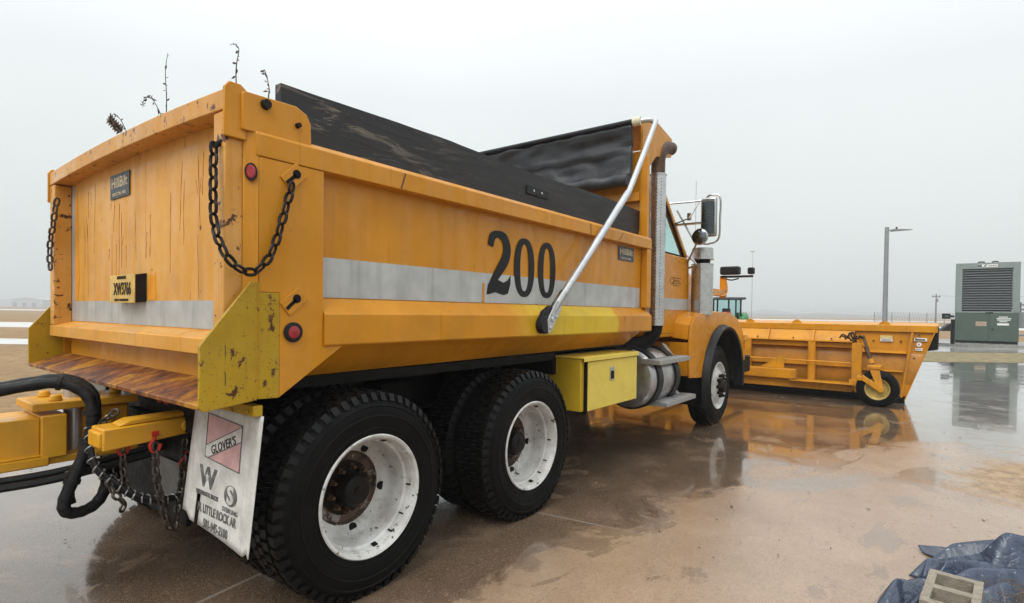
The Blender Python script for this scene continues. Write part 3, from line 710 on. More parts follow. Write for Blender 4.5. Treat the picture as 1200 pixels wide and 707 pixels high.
# --- number 200: outlines with swelling strokes
def ring(cx, cz, w_, h_, tv, th, n=40):
    return ([(cx+w_/2*math.copysign(abs(math.cos(t))**.82, math.cos(t)), cz+h_/2*math.copysign(abs(math.sin(t))**.9, math.sin(t))) for t in [2*math.pi*k/n for k in range(n)]],
            [(cx+(w_/2-tv)*math.copysign(abs(math.cos(t))**.82, math.cos(t)), cz+(h_/2-th)*math.copysign(abs(math.sin(t))**.9, math.sin(t))) for t in [2*math.pi*k/n for k in range(n)]])
def ring_mb(mb, o_, i_, y0, y1):
    n = len(o_); vs = [(a, y0, b) for a, b in o_]+[(a, y0, b) for a, b in i_]+[(a, y1, b) for a, b in o_]+[(a, y1, b) for a, b in i_]
    fs = []
    for k in range(n):
        j = (k+1) % n; fs += [(k, j, j+n, k+n), (k+2*n, k+3*n, j+3*n, j+2*n), (k, k+2*n, j+2*n, j), (k+n, j+n, j+3*n, k+3*n)]
    mb.add(vs, fs)
YN0, YN1 = -1.1690, -1.1710
for (cx, cz, w__) in ((1.338, 1.728, .236), (1.616, 1.728, .228)):
    mb = MB(); ring_mb(mb, *ring(cx, cz, w__, .405, .068, .040), YN0, YN1); tp(mb, 'number_zero', M['digit'], smooth=0)
def ribbon2(mb, pts, y0, y1):    # pts: (x,z,halfwidth)
    P = [Vector((p[0], p[1])) for p in pts]; Wd = [p[2] for p in pts]
    Q = []
    for i in range(len(P)-1):
        a = P[max(0, i-1)]; b = P[i]; c_ = P[i+1]; d = P[min(len(P)-1, i+2)]
        for k in range(6):
            t = k/6; Q.append((.5*((2*b)+(-a+c_)*t+(2*a-5*b+4*c_-d)*t*t+(-a+3*b-3*c_+d)*t**3), Wd[i]*(1-t)+Wd[i+1]*t))
    Q.append((P[-1], Wd[-1])); vs = []
    for i, (p, w_) in enumerate(Q):
        d = (Q[min(len(Q)-1, i+1)][0]-Q[max(0, i-1)][0]).normalized(); nn = Vector((-d.y, d.x))*w_
        vs += [(p.x+nn.x, y0, p.y+nn.y), (p.x-nn.x, y0, p.y-nn.y), (p.x-nn.x, y1, p.y-nn.y), (p.x+nn.x, y1, p.y+nn.y)]
    m = len(Q); fs = [(i*4+k, i*4+(k+1) % 4, (i+1)*4+(k+1) % 4, (i+1)*4+k) for i in range(m-1) for k in range(4)]
    fs += [(0, 1, 2, 3), (4*m-4, 4*m-1, 4*m-2, 4*m-3)]
    mb.add(vs, fs)
mb = MB()
def D2(p): return (.935+(p[0]-.885)*.245/.28, 1.728+(p[1]-1.7155)*1.05)+((p[2]*.92,) if len(p) > 2 else ())
ribbon2(mb, [D2(p) for p in [(.925, 1.825, .030), (.945, 1.880, .032), (1.005, 1.903, .022), (1.085, 1.885, .036), (1.12, 1.82, .043), (1.10, 1.755, .044), (1.04, 1.69, .040), (.965, 1.62, .030), (.915, 1.565, .022)]], YN0, YN1)
mb.prism([D2(p) for p in [(.885, 1.530), (.90, 1.528), (.985, 1.545), (1.08, 1.528), (1.135, 1.54), (1.165, 1.60), (1.165, 1.655), (1.135, 1.625), (1.08, 1.605), (1.0, 1.625), (.935, 1.615), (.90, 1.59)]], 'y', YN0-.0004, YN1-.0004)
tp(mb, 'number_two', M['digit'], smooth=0)
mb = MB(); mb.box(.895, .912, YN0, YN1, 1.475, 1.60)
for k in range(7): mb.box(.890+.004*(k % 3), .918, YN1, YN1-.0003, 1.48+.017*k, 1.487+.017*k)
tp(mb, 'paint_drip', M['orange'])

# --- wheels
def wheel(name, x, y, s, kind, parent=T):
    """y = outer face, s = outward sign.  kind 'deep' (outer dual), 'inner', 'front'"""
    Rr, w_ = .517, .265
    o_ = Vector((x, y, .5)); k = s
    prof = [(.290, -.012), (.300, -.004), (.330, .002), (.385, .010), (.43, .008), (.462, -.006), (.490, -.026), (.503, -.045),
            (.506, -.09), (.506, -w_+.09), (.503, -w_+.045), (.485, -w_+.022), (.43, -w_-.006), (.36, -w_-.006), (.30, -w_+.006), (.29, -w_+.014), (.285, -w_/2)]
    mb = MB(); mb.lathe([(r, a*k) for r, a in prof], o_, 'y', 72, True)
    # sidewall rings
    for rr, a in ((.335, .006), (.398, .0145), (.447, .0065)):
        mb.lathe([(rr-.005, (a-.004)*k), (rr, a*k), (rr+.005, (a-.004)*k)], o_, 'y', 72)
    nb = 54 if kind != 'front' else 64
    mb.mat(1)
    for i in range(nb):
        t0 = 2*math.pi*i/nb
        rows = [(-.024, -.066, 0, .80), (-.074, -.122, .5, .72), (-.130, -.170, .12, .7), (-.178, -.224, .6, .72), (-w_+.058, -w_+.024, .1, .80)] if kind != 'front' else \
               [(-.024, -.06, 0, .93), (-.068, -.112, .3, .93), (-.12, -.165, 0, .93), (-.173, -.215, .3, .93), (-w_+.048, -w_+.024, 0, .93)]
        for (a0, a1, ph, fr) in rows:
            ta = t0+ph*2*math.pi/nb; tb = ta+fr*2*math.pi/nb; sk = .12*2*math.pi/nb*(1 if ph else -1)
            rt = Rr if abs(a0) > .03 and abs(a1) < w_-.03 else Rr-.006
            def P(r, t, a): return o_+Vector((r*math.cos(t), a*k, r*math.sin(t)))
            mb.hexa([P(.495, ta, a0), P(.495, tb, a0), P(.495, tb+sk, a1), P(.495, ta+sk, a1)], [P(rt, ta+.004, a0), P(rt, tb-.004, a0), P(rt, tb+sk-.004, a1), P(rt, ta+sk+.004, a1)])
        if kind != 'front':     # shoulder lugs running down the sidewall
            ta = t0; tb = ta+.55*2*math.pi/nb
            mb.hexa([P(.470, ta, -.010), P(.470, tb, -.010), P(.500, tb, -.03), P(.500, ta, -.03)], [P(.474, ta, -.001), P(.474, tb, -.001), P(.512, tb, -.022), P(.512, ta, -.022)])
    wh = thing_part(name, parent, o_)
    mb.build('tyre', [M['tyre'], M['tread_rubber']], wh, smooth=30)
    mb = MB()
    if kind == 'deep':
        pr = [(.300, -.010), (.306, .004), (.300, .010), (.288, .004), (.282, -.012), (.277, -.03), (.274, -.062), (.262, -.070), (.259, -.11), (.256, -.160), (.250, -.182), (.240, -.190), (.215, -.196), (.188, -.208)]
        mb.lathe([(r, a*k) for r, a in pr], o_, 'y', 64)
        rim = mb.build('rim', M['rim'], wh, smooth=40)
        mb = MB(); mb.lathe([(r, a*k) for r, a in [(.190, -.206), (.184, -.212), (.178, -.222), (.13, -.224), (0, -.224)]], o_, 'y', 48); mb.build('wheel_centre', CENTRE, rim)
        mb = MB()
        for i in range(5):
            t = R(62)+2*math.pi*i/5; c0 = o_+Vector((.216*math.cos(t), -.206*k, .216*math.sin(t)))
            mb = MB(); mb.cyl(c0, c0+Vector((0, .0125*k, 0)), .023, n=20); mb.build('hand_hole', M['void'], rim)
        mb = MB(); mb.lathe([(.14, -.223*k), (.14, -.212*k), (.088, -.212*k), (.082, -.18*k), (.078, -.120*k), (.066, -.108*k), (.03, -.106*k), (.028, -.10*k), (0, -.10*k)], o_, 'y', 32)
        hub = mb.build('hub', simple('rusty_hub', (.010, .008, .007), .45, .2, .5, 30, .5), wh)
        for i in range(10):
            t = R(10)+2*math.pi*i/10; c0 = o_+Vector((.112*math.cos(t), 0, .112*math.sin(t)))
            mb = MB(); mb.cyl(c0+Vector((0, -.212*k, 0)), c0+Vector((0, -.186*k, 0)), .016, n=6); mb.cyl(c0+Vector((0, -.188*k, 0)), c0+Vector((0, -.160*k, 0)), .009, n=8)
            mb.build('lug_nut', M['rustmetal'], hub)
        mb = MB()
        for (a0, a1) in ((66, 71), (-4, -2.2), (-36, -34.5), (-58, -56), (-83, -77)):    # scuffs in the rim barrel
            r = .2765
            mb.hexa([o_+Vector((r*math.cos(R(a)), -.030*k, r*math.sin(R(a)))) for a in (a0, a1)]+[o_+Vector(((r-.008)*math.cos(R(a)), -.055*k, (r-.008)*math.sin(R(a)))) for a in (a1, a0)],
                    [o_+Vector(((r-.003)*math.cos(R(a)), -.030*k, (r-.003)*math.sin(R(a)))) for a in (a0, a1)]+[o_+Vector(((r-.011)*math.cos(R(a)), -.055*k, (r-.011)*math.sin(R(a)))) for a in (a1, a0)])
        build_each(mb, 'scuff', M['dark'], rim)
    elif kind == 'front':
        pr = [(.300, -.010), (.306, .003), (.298, .008), (.285, .0), (.275, -.02), (.262, -.035), (.25, -.04), (.215, -.03), (.19, .0), (.165, .014), (.12, .018), (0, .018)]
        mb.lathe([(r, a*k) for r, a in pr], o_, 'y', 56); rim = mb.build('rim', M['rim'], wh, smooth=40)
        mb = MB(); mb.lathe([(.095, .018*k), (.092, .06*k), (.075, .085*k), (0, .09*k)], o_, 'y', 28)
        hub = mb.build('hub', M['chaindark'], wh)
        for i in range(10):
            t = 2*math.pi*i/10; c0 = o_+Vector((.135*math.cos(t), 0, .135*math.sin(t)))
            mb = MB(); mb.cyl(c0+Vector((0, .018*k, 0)), c0+Vector((0, .05*k, 0)), .022, n=6); mb.cyl(c0+Vector((0, .05*k, 0)), c0+Vector((0, .085*k, 0)), .016, .008, 8)
            mb.build('lug_nut', M['chaindark'], hub)
    else:
        mb.lathe([(.30, -.01*k), (.27, -.03*k), (.26, -.1*k), (.1, -.1*k), (0, -.1*k)], o_, 'y', 40); mb.build('rim', M['rim'], wh)
    return wh
def thing_part(name, parent, c):
    o = bpy.data.objects.new(name, None); C.objects.link(o); o.parent = parent
    o.location = Vector(c)-ORG.get(parent.name, Vector((0, 0, 0))); ORG[o.name] = Vector(c); o.empty_display_size = .1
    return o
for x in (0, 1.37):
    for s in (-1, 1):
        wheel('rear_wheel', x, s*1.235, s, 'deep')
        wheel('inner_wheel', x, s*.925, s, 'inner')
for s in (-1, 1):
    wheel('front_wheel', 5.60, s*1.205, s, 'front')
# --- chassis
for s in (-1, 1):
    mb = MB(); mb.box(-.50, 7.0, s*.43, s*.36, .72, .99); tp(mb, 'frame_rail', M['dark'])
mb = MB()
for x in (0, 1.37, 5.6):
    mb.cyl((x, -.9, .5), (x, .9, .5), .085 if x < 5 else .06, n=16)
    if x < 5: mb.lathe([(0, -.19), (.14, -.16), (.22, -.05), (.22, .05), (.14, .16), (0, .19)], (x, 0, .5), 'y', 24)
build_each(mb, 'axle', M['dark'], T)
mb = MB()
for s in (-1, 1):
    for k in range(4): mb.box(.15+.05*k, 1.22-.05*k, s*.50, s*.58, .62+.03*k, .645+.03*k)
    mb.box(.55, .82, s*.45, s*.62, .5, .95)
    mb.cyl((2.2, s*.62, .72), (3.1, s*.62, .72), .14, n=18) if s > 0 else None
    mb.box(-.1, .1, s*.44, s*.6, .55, .95); mb.box(1.3, 1.5, s*.44, s*.6, .55, .95)
mb.cyl((1.5, 0, .55), (4.4, 0, .75), .06, n=12); mb.box(3.9, 5.0, -.35, .35, .5, 1.1); mb.box(-.45, 3.3, -.34, .34, .98, 1.09)
mb.box(4.9, 6.6, -.4, .4, .45, 1.25)
tp(mb, 'drivetrain', M['dark'], bevel=.006)
# inner dark wheel-housing beams beneath the body
mb = MB(); mb.box(-.35, 2.0, -1.0, 1.0, 1.04, 1.095); mb.box(2.0, 3.9, -.98, -.45, .92, 1.08); tp(mb, 'wheel_housing', M['dark'])
# rear crossmember, hitch plate
mb = MB(); mb.box(-.56, -.48, -.95, .95, .80, .98); mb.prism([(-.42, .30), (.42, .30), (.46, .80), (-.46, .80)], 'x', -.53, -.50)
mb.box(-.60, -.53, -.18, .18, .66, .86)
tp(mb, 'rear_crossmember', M['dark'], bevel=.006)
mb = MB(); mb.box(-.54, -.536, -.36, -.10, .42, .62); tp(mb, 'hitch_cover', simple('grey_worn_plate', (.13, .125, .12), .4, .4), bevel=.002)
for y in (-.33, -.25):
    mb = MB(); mb.cyl((-.60, y, .965), (-.54, y, .965), .018, n=12); mb.cyl((-.585, y, .93), (-.585, y, 1.01), .014, n=10)
    build_each(mb, 'gladhand', M['redpaint'], T)
# yellow swing bracket at the rear right of the hitch
mb = MB()
mb.hexa([(-.915, -.52, .775), (-.915, -.36, .775), (-.915, -.36, .875), (-.915, -.52, .875)], [(-.50, -.47, .795), (-.50, -.36, .795), (-.50, -.36, .875), (-.50, -.47, .875)])
mb.hexa([(-.85, -.50, .876), (-.85, -.38, .876), (-.50, -.38, .878), (-.50, -.455, .878)], [(-.80, -.49, .90), (-.80, -.39, .90), (-.50, -.39, .905), (-.50, -.45, .905)])
mb.box(-.93, -.91, -.51, -.37, .79, .86)
mb.cyl((-.55, -.485, .835), (-.55, -.47, .835), .028, n=20)
tp(mb, 'swing_bracket', M['hitch'], bevel=.008)
# safety chains
mb = MB()
chain_mb(mb, [(-.70, -.50, .78), (-.695, -.50, .62), (-.66, -.49, .44), (-.62, -.48, .32), (-.59, -.47, .42), (-.565, -.46, .58), (-.54, -.44, .80)], .055, .007, .03)
tp(mb, 'safety_chain', M['chain'])
mb = MB(); chain_mb(mb, [(-.80, -.40, .77), (-.80, -.41, .62), (-.78, -.42, .54)], .05, .0065, .028)
chain_mb(mb, [(-.86, -.40, .62), (-.84, -.41, .55), (-.80, -.42, .50), (-.82, -.43, .46)], .05, .0065, .028)
tp(mb, 'safety_chain', M['chain'])
for (x, y, z) in ((-.70, -.50, .79), (-.80, -.40, .78), (-.545, -.44, .66)):
    mb = MB(); mb.tube([(x, y, z+.03), (x-.006, y, z+.005), (x-.022, y, z-.02), (x-.012, y, z-.05), (x+.012, y, z-.05), (x+.022, y, z-.02)], .0085, 8, 4); mb.cyl((x-.014, y, z+.03), (x+.014, y, z+.03), .012, n=8)
    tp(mb, 'chain_hook', M['redpaint'])
# spiral-wrapped air lines drooping beneath
mb = MB()
for j, (dy, dz) in enumerate(((0, 0), (.03, -.02))):
    mb.tube([(-.90, -.30+dy, .86+dz), (-.90, -.36+dy, .70+dz), (-.83, -.42+dy, .60+dz), (-.74, -.45+dy, .52+dz), (-.62, -.47+dy, .49+dz), (-.52, -.45+dy, .52+dz), (-.48, -.40, .66)], .010, 8, 8)
lines = tp(mb, 'air_line', M['black'])
mb = MB()
import itertools
base = [Vector(p) for p in [(-.90, -.30, .86), (-.90, -.36, .70), (-.83, -.42, .60), (-.74, -.45, .52), (-.62, -.47, .49), (-.52, -.45, .52), (-.48, -.40, .66)]]
sp = []
for i in range(len(base)-1):
    a = base[max(0, i-1)]; b = base[i]; c_ = base[i+1]; d = base[min(len(base)-1, i+2)]
    for k in range(60):
        t = k/60; p = .5*((2*b)+(-a+c_)*t+(2*a-5*b+4*c_-d)*t*t+(-a+3*b-3*c_+d)*t**3)
        th = (i*60+k)*.36; dd = (c_-b).normalized(); u_ = dd.orthogonal().normalized(); w_ = dd.cross(u_)
        sp.append(p+Vector((0, .012, -.008))+(u_*math.cos(th)+w_*math.sin(th))*.021)
mb.tube(sp, .0035, 5, 1); tp(mb, 'spiral_wrap', M['tread'], lines)
# mud flaps
def flap(y0, y1, full):
    mb = MB(); nu, nv = 16, 20; vs = []
    rows = []
    for j in range(nv+1):
        v = j/nv
        for i in range(nu+1):
            u_ = i/nu
            wl = y0+(.055*v if full else 0); y = wl+(y1-wl)*u_     # u=0 is the side nearer the truck's middle
            bot = .985-(.565-(.03 if u_ < .1 else 0)) - .05*u_**2 if full else .985-.50
            if full and u_ > .93: bot += .03
            z = .975+(bot-.975)*v
            zz_ = (.975-z)/.6
            x = -.565-.045*zz_-.02*max(0, u_-.92)/.08*v
            vs.append((x, y, z))
    mb.add(vs, [(j*(nu+1)+i, j*(nu+1)+i+1, (j+1)*(nu+1)+i+1, (j+1)*(nu+1)+i) for j in range(nv) for i in range(nu) if not (full and i == 3 and j >= 15)])
    o = mb.build('mud_flap', M['flap'], T, smooth=60); m_ = o.modifiers.new('thick', 'SOLIDIFY'); m_.thickness = .004; m_.offset = 0
    return o
fr_ = flap(-.62, -1.235, True); fl_ = flap(.62, 1.235, False)
tag(fr_, 'white mud flap printed with a dealer name and phone number')
mb = MB(); mb.box(-.60, -.56, -1.22, -.60, .975, 1.02); mb.cyl((-.602, -1.18, .995), (-.612, -1.18, .995), .009, n=8); mb.cyl((-.602, -.95, .99), (-.612, -.95, .99), .009, n=8)
tp(mb, 'flap_bracket', M['lemon'], fr_, bevel=.003)
def flx(v, u_): return -.565-.045*v
FN = Vector((-1, 0, .075)).normalized(); FY = Vector((.075, 0, 1)).normalized()
def FT(name, s, size, y, z, sx=1, off=0, tilt=0, mat=None, ex=.0012):
    v = (.975-z)/.6; u_ = (-.62-y)/.615
    o_ = text(name, s, size, mat or M['print'], fr_, (flx(v, u_)-.0035, y, z), (0, -1, 0), FY, offset=off, sx=sx, extrude=ex)
    return o_
def fquad(name, pts, mat, lift):
    mb = MB(); a = []
    for (y, z) in pts:
        v = (.975-z)/.6; u_ = (-.62-y)/.615; a.append(Vector((flx(v, u_)-lift, y, z)))
    b = [p+Vector((.002, 0, 0)) for p in a]; n = len(a)
    mb.add(a+b, [tuple(range(n)), tuple(range(2*n-1, n-1, -1))]+[(i, (i+1) % n, (i+1) % n+n, i+n) for i in range(n)])
    return mb.build(name, mat, fr_, smooth=0)
ly0, ly1, lz0, lz1 = -.76, -1.08, .735, .935
fquad('logo_field', [(ly0, lz0), (ly1, lz0-.02), (ly1, lz1-.02), (ly0, lz1)], M['pink'], .003)
fquad('logo_band', [(ly0, lz0+.006), (ly0, lz0+.052), (ly1, lz1-.024), (ly1, lz1-.088), (ly0-.03, lz0-.001)], M['flap'], .0045)
for (a, b) in (((ly0, lz0), (ly1, lz0-.02)), ((ly1, lz0-.02), (ly1, lz1-.02)), ((ly1, lz1-.02), (ly0, lz1)), ((ly0, lz1), (ly0, lz0)), ((ly0-.03, lz0), (ly1, lz1-.088)), ((ly0, lz0+.052), (ly1, lz1-.024))):
    d = Vector((b[0]-a[0], b[1]-a[1])).normalized(); n_ = Vector((-d.y, d.x))*.0018
    fquad('logo_line', [(a[0]+n_.x, a[1]+n_.y), (b[0]+n_.x, b[1]+n_.y), (b[0]-n_.x, b[1]-n_.y), (a[0]-n_.x, a[1]-n_.y)], M['print'], .006)
sl = math.atan2((lz1-.056)-(lz0+.027), ly0-ly1)
text('logo_word', "GLOVER'S", .055, M['digit'], fr_, (flx((.975-.834)/.6, .45)-.0065, -.925, .808), (.075*math.sin(sl), -math.cos(sl), math.sin(sl)), (.075*math.cos(sl), math.sin(sl), math.cos(sl)), offset=.0008, sx=.95)
# W with a star
text('brand_letter', 'W', .125, M['print'], fr_, (flx((.975-.64)/.6, .3)-.0035, -.80, .640), (0, -1, 0), FY, offset=.005, sx=1.2)
st_ = [(-.80+(.021 if k % 2 == 0 else .009)*math.cos(R(90+36*k)), .648+(.021 if k % 2 == 0 else .009)*math.sin(R(90+36*k))) for k in range(10)]
fquad('brand_star', st_, M['flap'], .0062)
# S in an oval
ov = [(-1.02+.058*math.cos(2*math.pi*k/28), .605+.045*math.sin(2*math.pi*k/28)) for k in range(28)]
fquad('brand_oval', ov, M['print'], .003)
text('brand_letter', 'S', .105, M['flap'], fr_, (flx((.975-.604)/.6, .65)-.0045, -1.02, .604), (0, -1, 0), FY, offset=.003, sx=1.2)
FT('brand_name', 'WESTERN STAR TRUCKS', .027, -.805, .567, .72, .0006)
FT('brand_name', 'STERLING', .027, -1.025, .540, 1.15, .0003)
FT('address_line', 'N. LITTLE ROCK AR', .055, -.905, .500, .74, .0012)
FT('phone_line', '501-945-2100', .055, -.905, .437, .74, .0012)

# --- tool box, tank, steps
mb = MB(); mb.box(2.05, 3.03, -1.215, -.66, .635, 1.055)
tb = tp(mb, 'tool_box', paint('tool_box_side_paint', (.50, .33, .016), rust=.3), bevel=.006)
mb = MB(); mb.box(2.115, 3.035, -1.238, -1.217, .632, 1.03); dr = tp(mb, 'tool_box_door', M['boxyellow'], tb, bevel=.006)
mb = MB(); mb.box(2.095, 2.112, -1.242, -1.216, .628, 1.04); tp(mb, 'hinge_strip', M['dark'], tb)
mb = MB(); mb.box(2.04, 3.04, -1.245, -.66, 1.057, 1.072); mb.box(2.04, 3.04, -1.252, -1.245, 1.034, 1.072); tp(mb, 'tool_box_lid', M['boxyellow'], tb, bevel=.003)
mb = MB(); mb.box(2.495, 2.57, -1.245, -1.238, .85, .965); la = tp(mb, 'latch', M['chrome'], dr, bevel=.003)
mb = MB(); mb.box(2.51, 2.555, -1.249, -1.2455, .862, .93); tp(mb, 'latch_recess', M['dark'], la)
cx, cy_, cz = 3.43, -.95, .757
mb = MB(); mb.lathe([(0, -.005), (.15, 0), (.25, .008), (.288, .022), (.30, .05), (.30, .66), (.29, .70), (.24, .72), (0, .725)], (cx, cy_, cz), 'x', 56)
tank = tp(mb, 'fuel_tank', M['chromedirty'], smooth=50)
mb = MB()
for x in (.06, .52):
    mb = MB(); mb.lathe([(.299, x), (.318, x), (.318, x+.12), (.299, x+.12)], (cx, cy_, cz), 'x', 48, True)
    tp(mb, 'tank_strap', M['black'], tank)
mb = MB(); mb.box(3.45, 4.2, -.68, -.45, .5, 1.0); tp(mb, 'tank_bracket', M['dark'], tank)
for (x0, x1, z, yy) in ((3.58, 4.42, .53, -1.24), (3.40, 4.24, .965, -1.235)):
    mb = MB(); mb.box(x0, x1, yy-.075, yy+.13, z-.045, z)
    for k in range(22): mb.box(x0+.02+k*.037, x0+.04+k*.037, yy-.06, yy+.12, z, z+.006)
    st = tp(mb, 'cab_step', M['tread'], bevel=.004)
    mb = MB(); mb.beam((x0+.65, yy+.06, z), (x0+.75, yy+.2, z+.12), .02, .07, (1, 0, 0)); mb.beam((x0+.2, yy+.08, z), (x0+.3, yy+.25, z+.08), .02, .06, (1, 0, 0))
    build_each(mb, 'step_bracket', M['tread'], st)

# --- cab
mb = MB()
cabp = [(3.98, 1.16), (4.88, 1.16), (4.92, 1.40), (4.90, 2.13), (4.84, 2.16), (4.30, 2.80), (4.18, 2.87), (3.98, 2.89)]
# lower shell
mb.prism([(3.98, 1.16), (4.88, 1.16), (4.92, 1.40), (4.90, 2.10), (3.98, 2.10)], 'y', -1.04, 1.04)
cab = tp(mb, 'cab', M['cab'], bevel=.02, seg=3)
mb = MB()
for s in (-1, 1):   # pillars
    mb.beam((4.84, s*1.0, 2.10), (4.28, s*.93, 2.80), .07, .06, (1, 0, 0)); mb.beam((4.02, s*1.0, 2.10), (4.02, s*.94, 2.80), .09, .08, (1, 0, 0))
build_each(mb, 'cab_pillar', M['cab'], cab, bevel=.01)
mb = MB(); mb.hexa([(3.97, -.98, 2.79), (4.33, -.97, 2.77), (4.33, .97, 2.77), (3.97, .98, 2.79)], [(4.0, -.85, 2.92), (4.22, -.85, 2.90), (4.22, .85, 2.90), (4.0, .85, 2.92)])
tp(mb, 'cab_roof', M['cab'], cab, bevel=.03, seg=3)
mb = MB(); mb.box(3.985, 4.0, -.97, .97, 2.08, 2.85); tp(mb, 'cab_back', M['cab'], cab)
for s in (-1, 1):
    mb = MB(); mb.add([(4.06, s*1.005, 2.11), (4.76, s*1.0, 2.11), (4.26, s*.945, 2.74), (4.06, s*.95, 2.76), (4.06, s*.998, 2.11), (4.76, s*.993, 2.11), (4.26, s*.938, 2.74), (4.06, s*.943, 2.76)], [(0, 1, 2, 3), (7, 6, 5, 4), (0, 4, 5, 1), (1, 5, 6, 2), (2, 6, 7, 3), (3, 7, 4, 0)])
    dg = tp(mb, 'door_window', M['glass'], cab)
    mb = MB()
    mb.tube([(4.06, s*1.012, 2.11), (4.78, s*1.008, 2.11), (4.27, s*.952, 2.755), (4.06, s*.955, 2.77)], .016, 6, 1); tp(mb, 'window_seal', M['black'], dg)
mb = MB(); mb.add([(4.84, -.96, 2.12), (4.84, .96, 2.12), (4.30, .90, 2.78), (4.30, -.90, 2.78)], [(0, 1, 2, 3)]); o = tp(mb, 'windscreen', M['glass'], cab); o.modifiers.new('thick', 'SOLIDIFY').thickness = .006
mb = MB(); mb.box(4.05, 4.12, -.75, -.30, 2.10, 2.45); mb.tube([(4.65, .25, 2.15), (4.6, .45, 2.3), (4.65, .65, 2.15)], .014, 6, 3); tp(mb, 'seat', M['black'], cab, bevel=.02)
mb = MB(); mb.box(4.0, 4.86, -1.043, -1.0415, 1.47, 1.60); tp(mb, 'cab_stripe', M['tape'], cab)
mb = MB(); mb.box(3.995, 4.0, -1.0415, -1.0405, 1.2, 2.08); mb.box(4.845, 4.85, -1.0415, -1.0405, 1.2, 2.08); mb.box(4.0, 4.845, -1.0415, -1.0405, 1.20, 1.205); build_each(mb, 'door_gap', M['dark'], cab)
ring_o, ring_i = ring(4.36, 1.80, .11, .085, .012, .012, 24); mb = MB(); ring_mb(mb, ring_o, ring_i, -1.0418, -1.0426); mb.box(4.37, 4.64, -1.0426, -1.0418, 1.775, 1.785); tp(mb, 'door_emblem', M['decal'], cab, smooth=0)
for (zz, h_, w_) in ((1.838, .012, .24), (1.806, .016, .2), (1.752, .01, .2)):
    mb = MB()
    for k in range(9): mb.box(4.40+k*w_/9, 4.40+k*w_/9+w_/13, -1.0426, -1.0418, zz-h_/2, zz+h_/2)
    tp(mb, 'door_lettering', M['decal'], cab, smooth=0)
# hood + fenders
mb = MB()
sec = [(4.92, 1.02, 2.10, .98), (5.4, .95, 2.02, .98), (6.0, .82, 1.90, .98), (6.6, .70, 1.76, .98), (7.0, .62, 1.64, .92), (7.08, .56, 1.5, .92)]
rows = []
for (x, hw, zt, zb) in sec:
    rows.append([(x, -hw*.98, zb), (x, -hw, zb+(zt-zb)*.6), (x, -hw*.92, zt-.08), (x, -hw*.72, zt), (x, 0, zt+.02), (x, hw*.72, zt), (x, hw*.92, zt-.08), (x, hw, zb+(zt-zb)*.6), (x, hw*.98, zb)])
vs = [p for r_ in rows for p in r_]; m = 9
fs = [(i*m+k, i*m+k+1, (i+1)*m+k+1, (i+1)*m+k) for i in range(len(rows)-1) for k in range(m-1)]+[tuple(range((len(rows)-1)*m, len(rows)*m)), tuple(range(m-1, -1, -1))]
mb.add(vs, fs); hood = tp(mb, 'hood', M['cab'], smooth=50)
mb = MB(); mb.box(7.08, 7.12, -.45, .45, .95, 1.5)
for k in range(9): mb.box(7.12, 7.13, -.44, .44, 1.0+k*.055, 1.02+k*.055)
tp(mb, 'grille', M['chrome'], hood)
for s in (-1, 1):
    mb = MB(); cxx, czz, r = 5.60, .52, .74
    arc = [(cxx+r*math.cos(R(a)), czz+r*math.sin(R(a))) for a in range(168, 5, -9)]
    outer = [(4.86, .67), (4.44, .70), (4.42, .90), (4.42, 1.15), (4.46, 1.30), (4.58, 1.39), (4.80, 1.43), (5.2, 1.45), (5.6, 1.455), (5.95, 1.44), (6.25, 1.38), (6.48, 1.27), (6.62, 1.12), (6.69, .95), (6.70, .78), (6.42, .70)]
    # side skin
    mb.prism(outer[::-1]+arc, 'y', s*1.235, s*1.215)
    top = outer[3:14]
    for i in range(len(top)-1):
        (a, b), (c_, d) = top[i], top[i+1]
        mb.hexa([(a, s*1.21, b), (c_, s*1.21, d), (c_, s*1.21, d-.02), (a, s*1.21, b-.02)], [(a, s*.70, b+.06), (c_, s*.62, d+.06), (c_, s*.62, d+.04), (a, s*.70, b+.04)])
    mb.box(4.425, 4.60, s*1.21, s*.80, .72, 1.1)
    fe = tp(mb, 'front_fender', M['cab'], bevel=.006, smooth=25)
    mb = MB(); n_ = 26; r0, r1 = .715, .775
    A = [R(196-(196+6)*k/n_) for k in range(n_+1)]
    vs = []
    for a in A:
        for (rr, yy) in ((r0, 1.20), (r0, 1.315), (r0+.03, 1.325), (r1, 1.26), (r1, 1.237)):
            vs.append((cxx+rr*math.cos(a), s*yy, czz+rr*math.sin(a)))
    mb.add(vs, [(i*5+k, i*5+(k+1) % 5, (i+1)*5+(k+1) % 5, (i+1)*5+k) for i in range(n_) for k in range(5)]+[(0, 1, 2, 3, 4), tuple(range(n_*5+4, n_*5-1, -1))])
    tp(mb, 'fender_flare', M['black'], fe)
    mb = MB(); vs = []
    for a in A:
        for yy in (.80, 1.20): vs.append((cxx+(r0+.01)*math.cos(a), s*yy, czz+(r0+.01)*math.sin(a)))
    mb.add(vs, [(i*2, i*2+1, (i+1)*2+1, (i+1)*2) for i in range(n_)]); o = tp(mb, 'fender_liner', M['dark'], fe); o.modifiers.new('t', 'SOLIDIFY').thickness = .01
    # headlamp pod
mb = MB(); mb.box(6.95, 7.35, -1.15, 1.15, .55, .80); tp(mb, 'front_bumper', M['dark'], bevel=.02)
mb = MB(); mb.box(6.62, 6.70, -1.27, -1.2, 1.05, 1.14); tp(mb, 'side_lamp', simple('amber_lens', (.6, .3, .05), .3), bevel=.01)
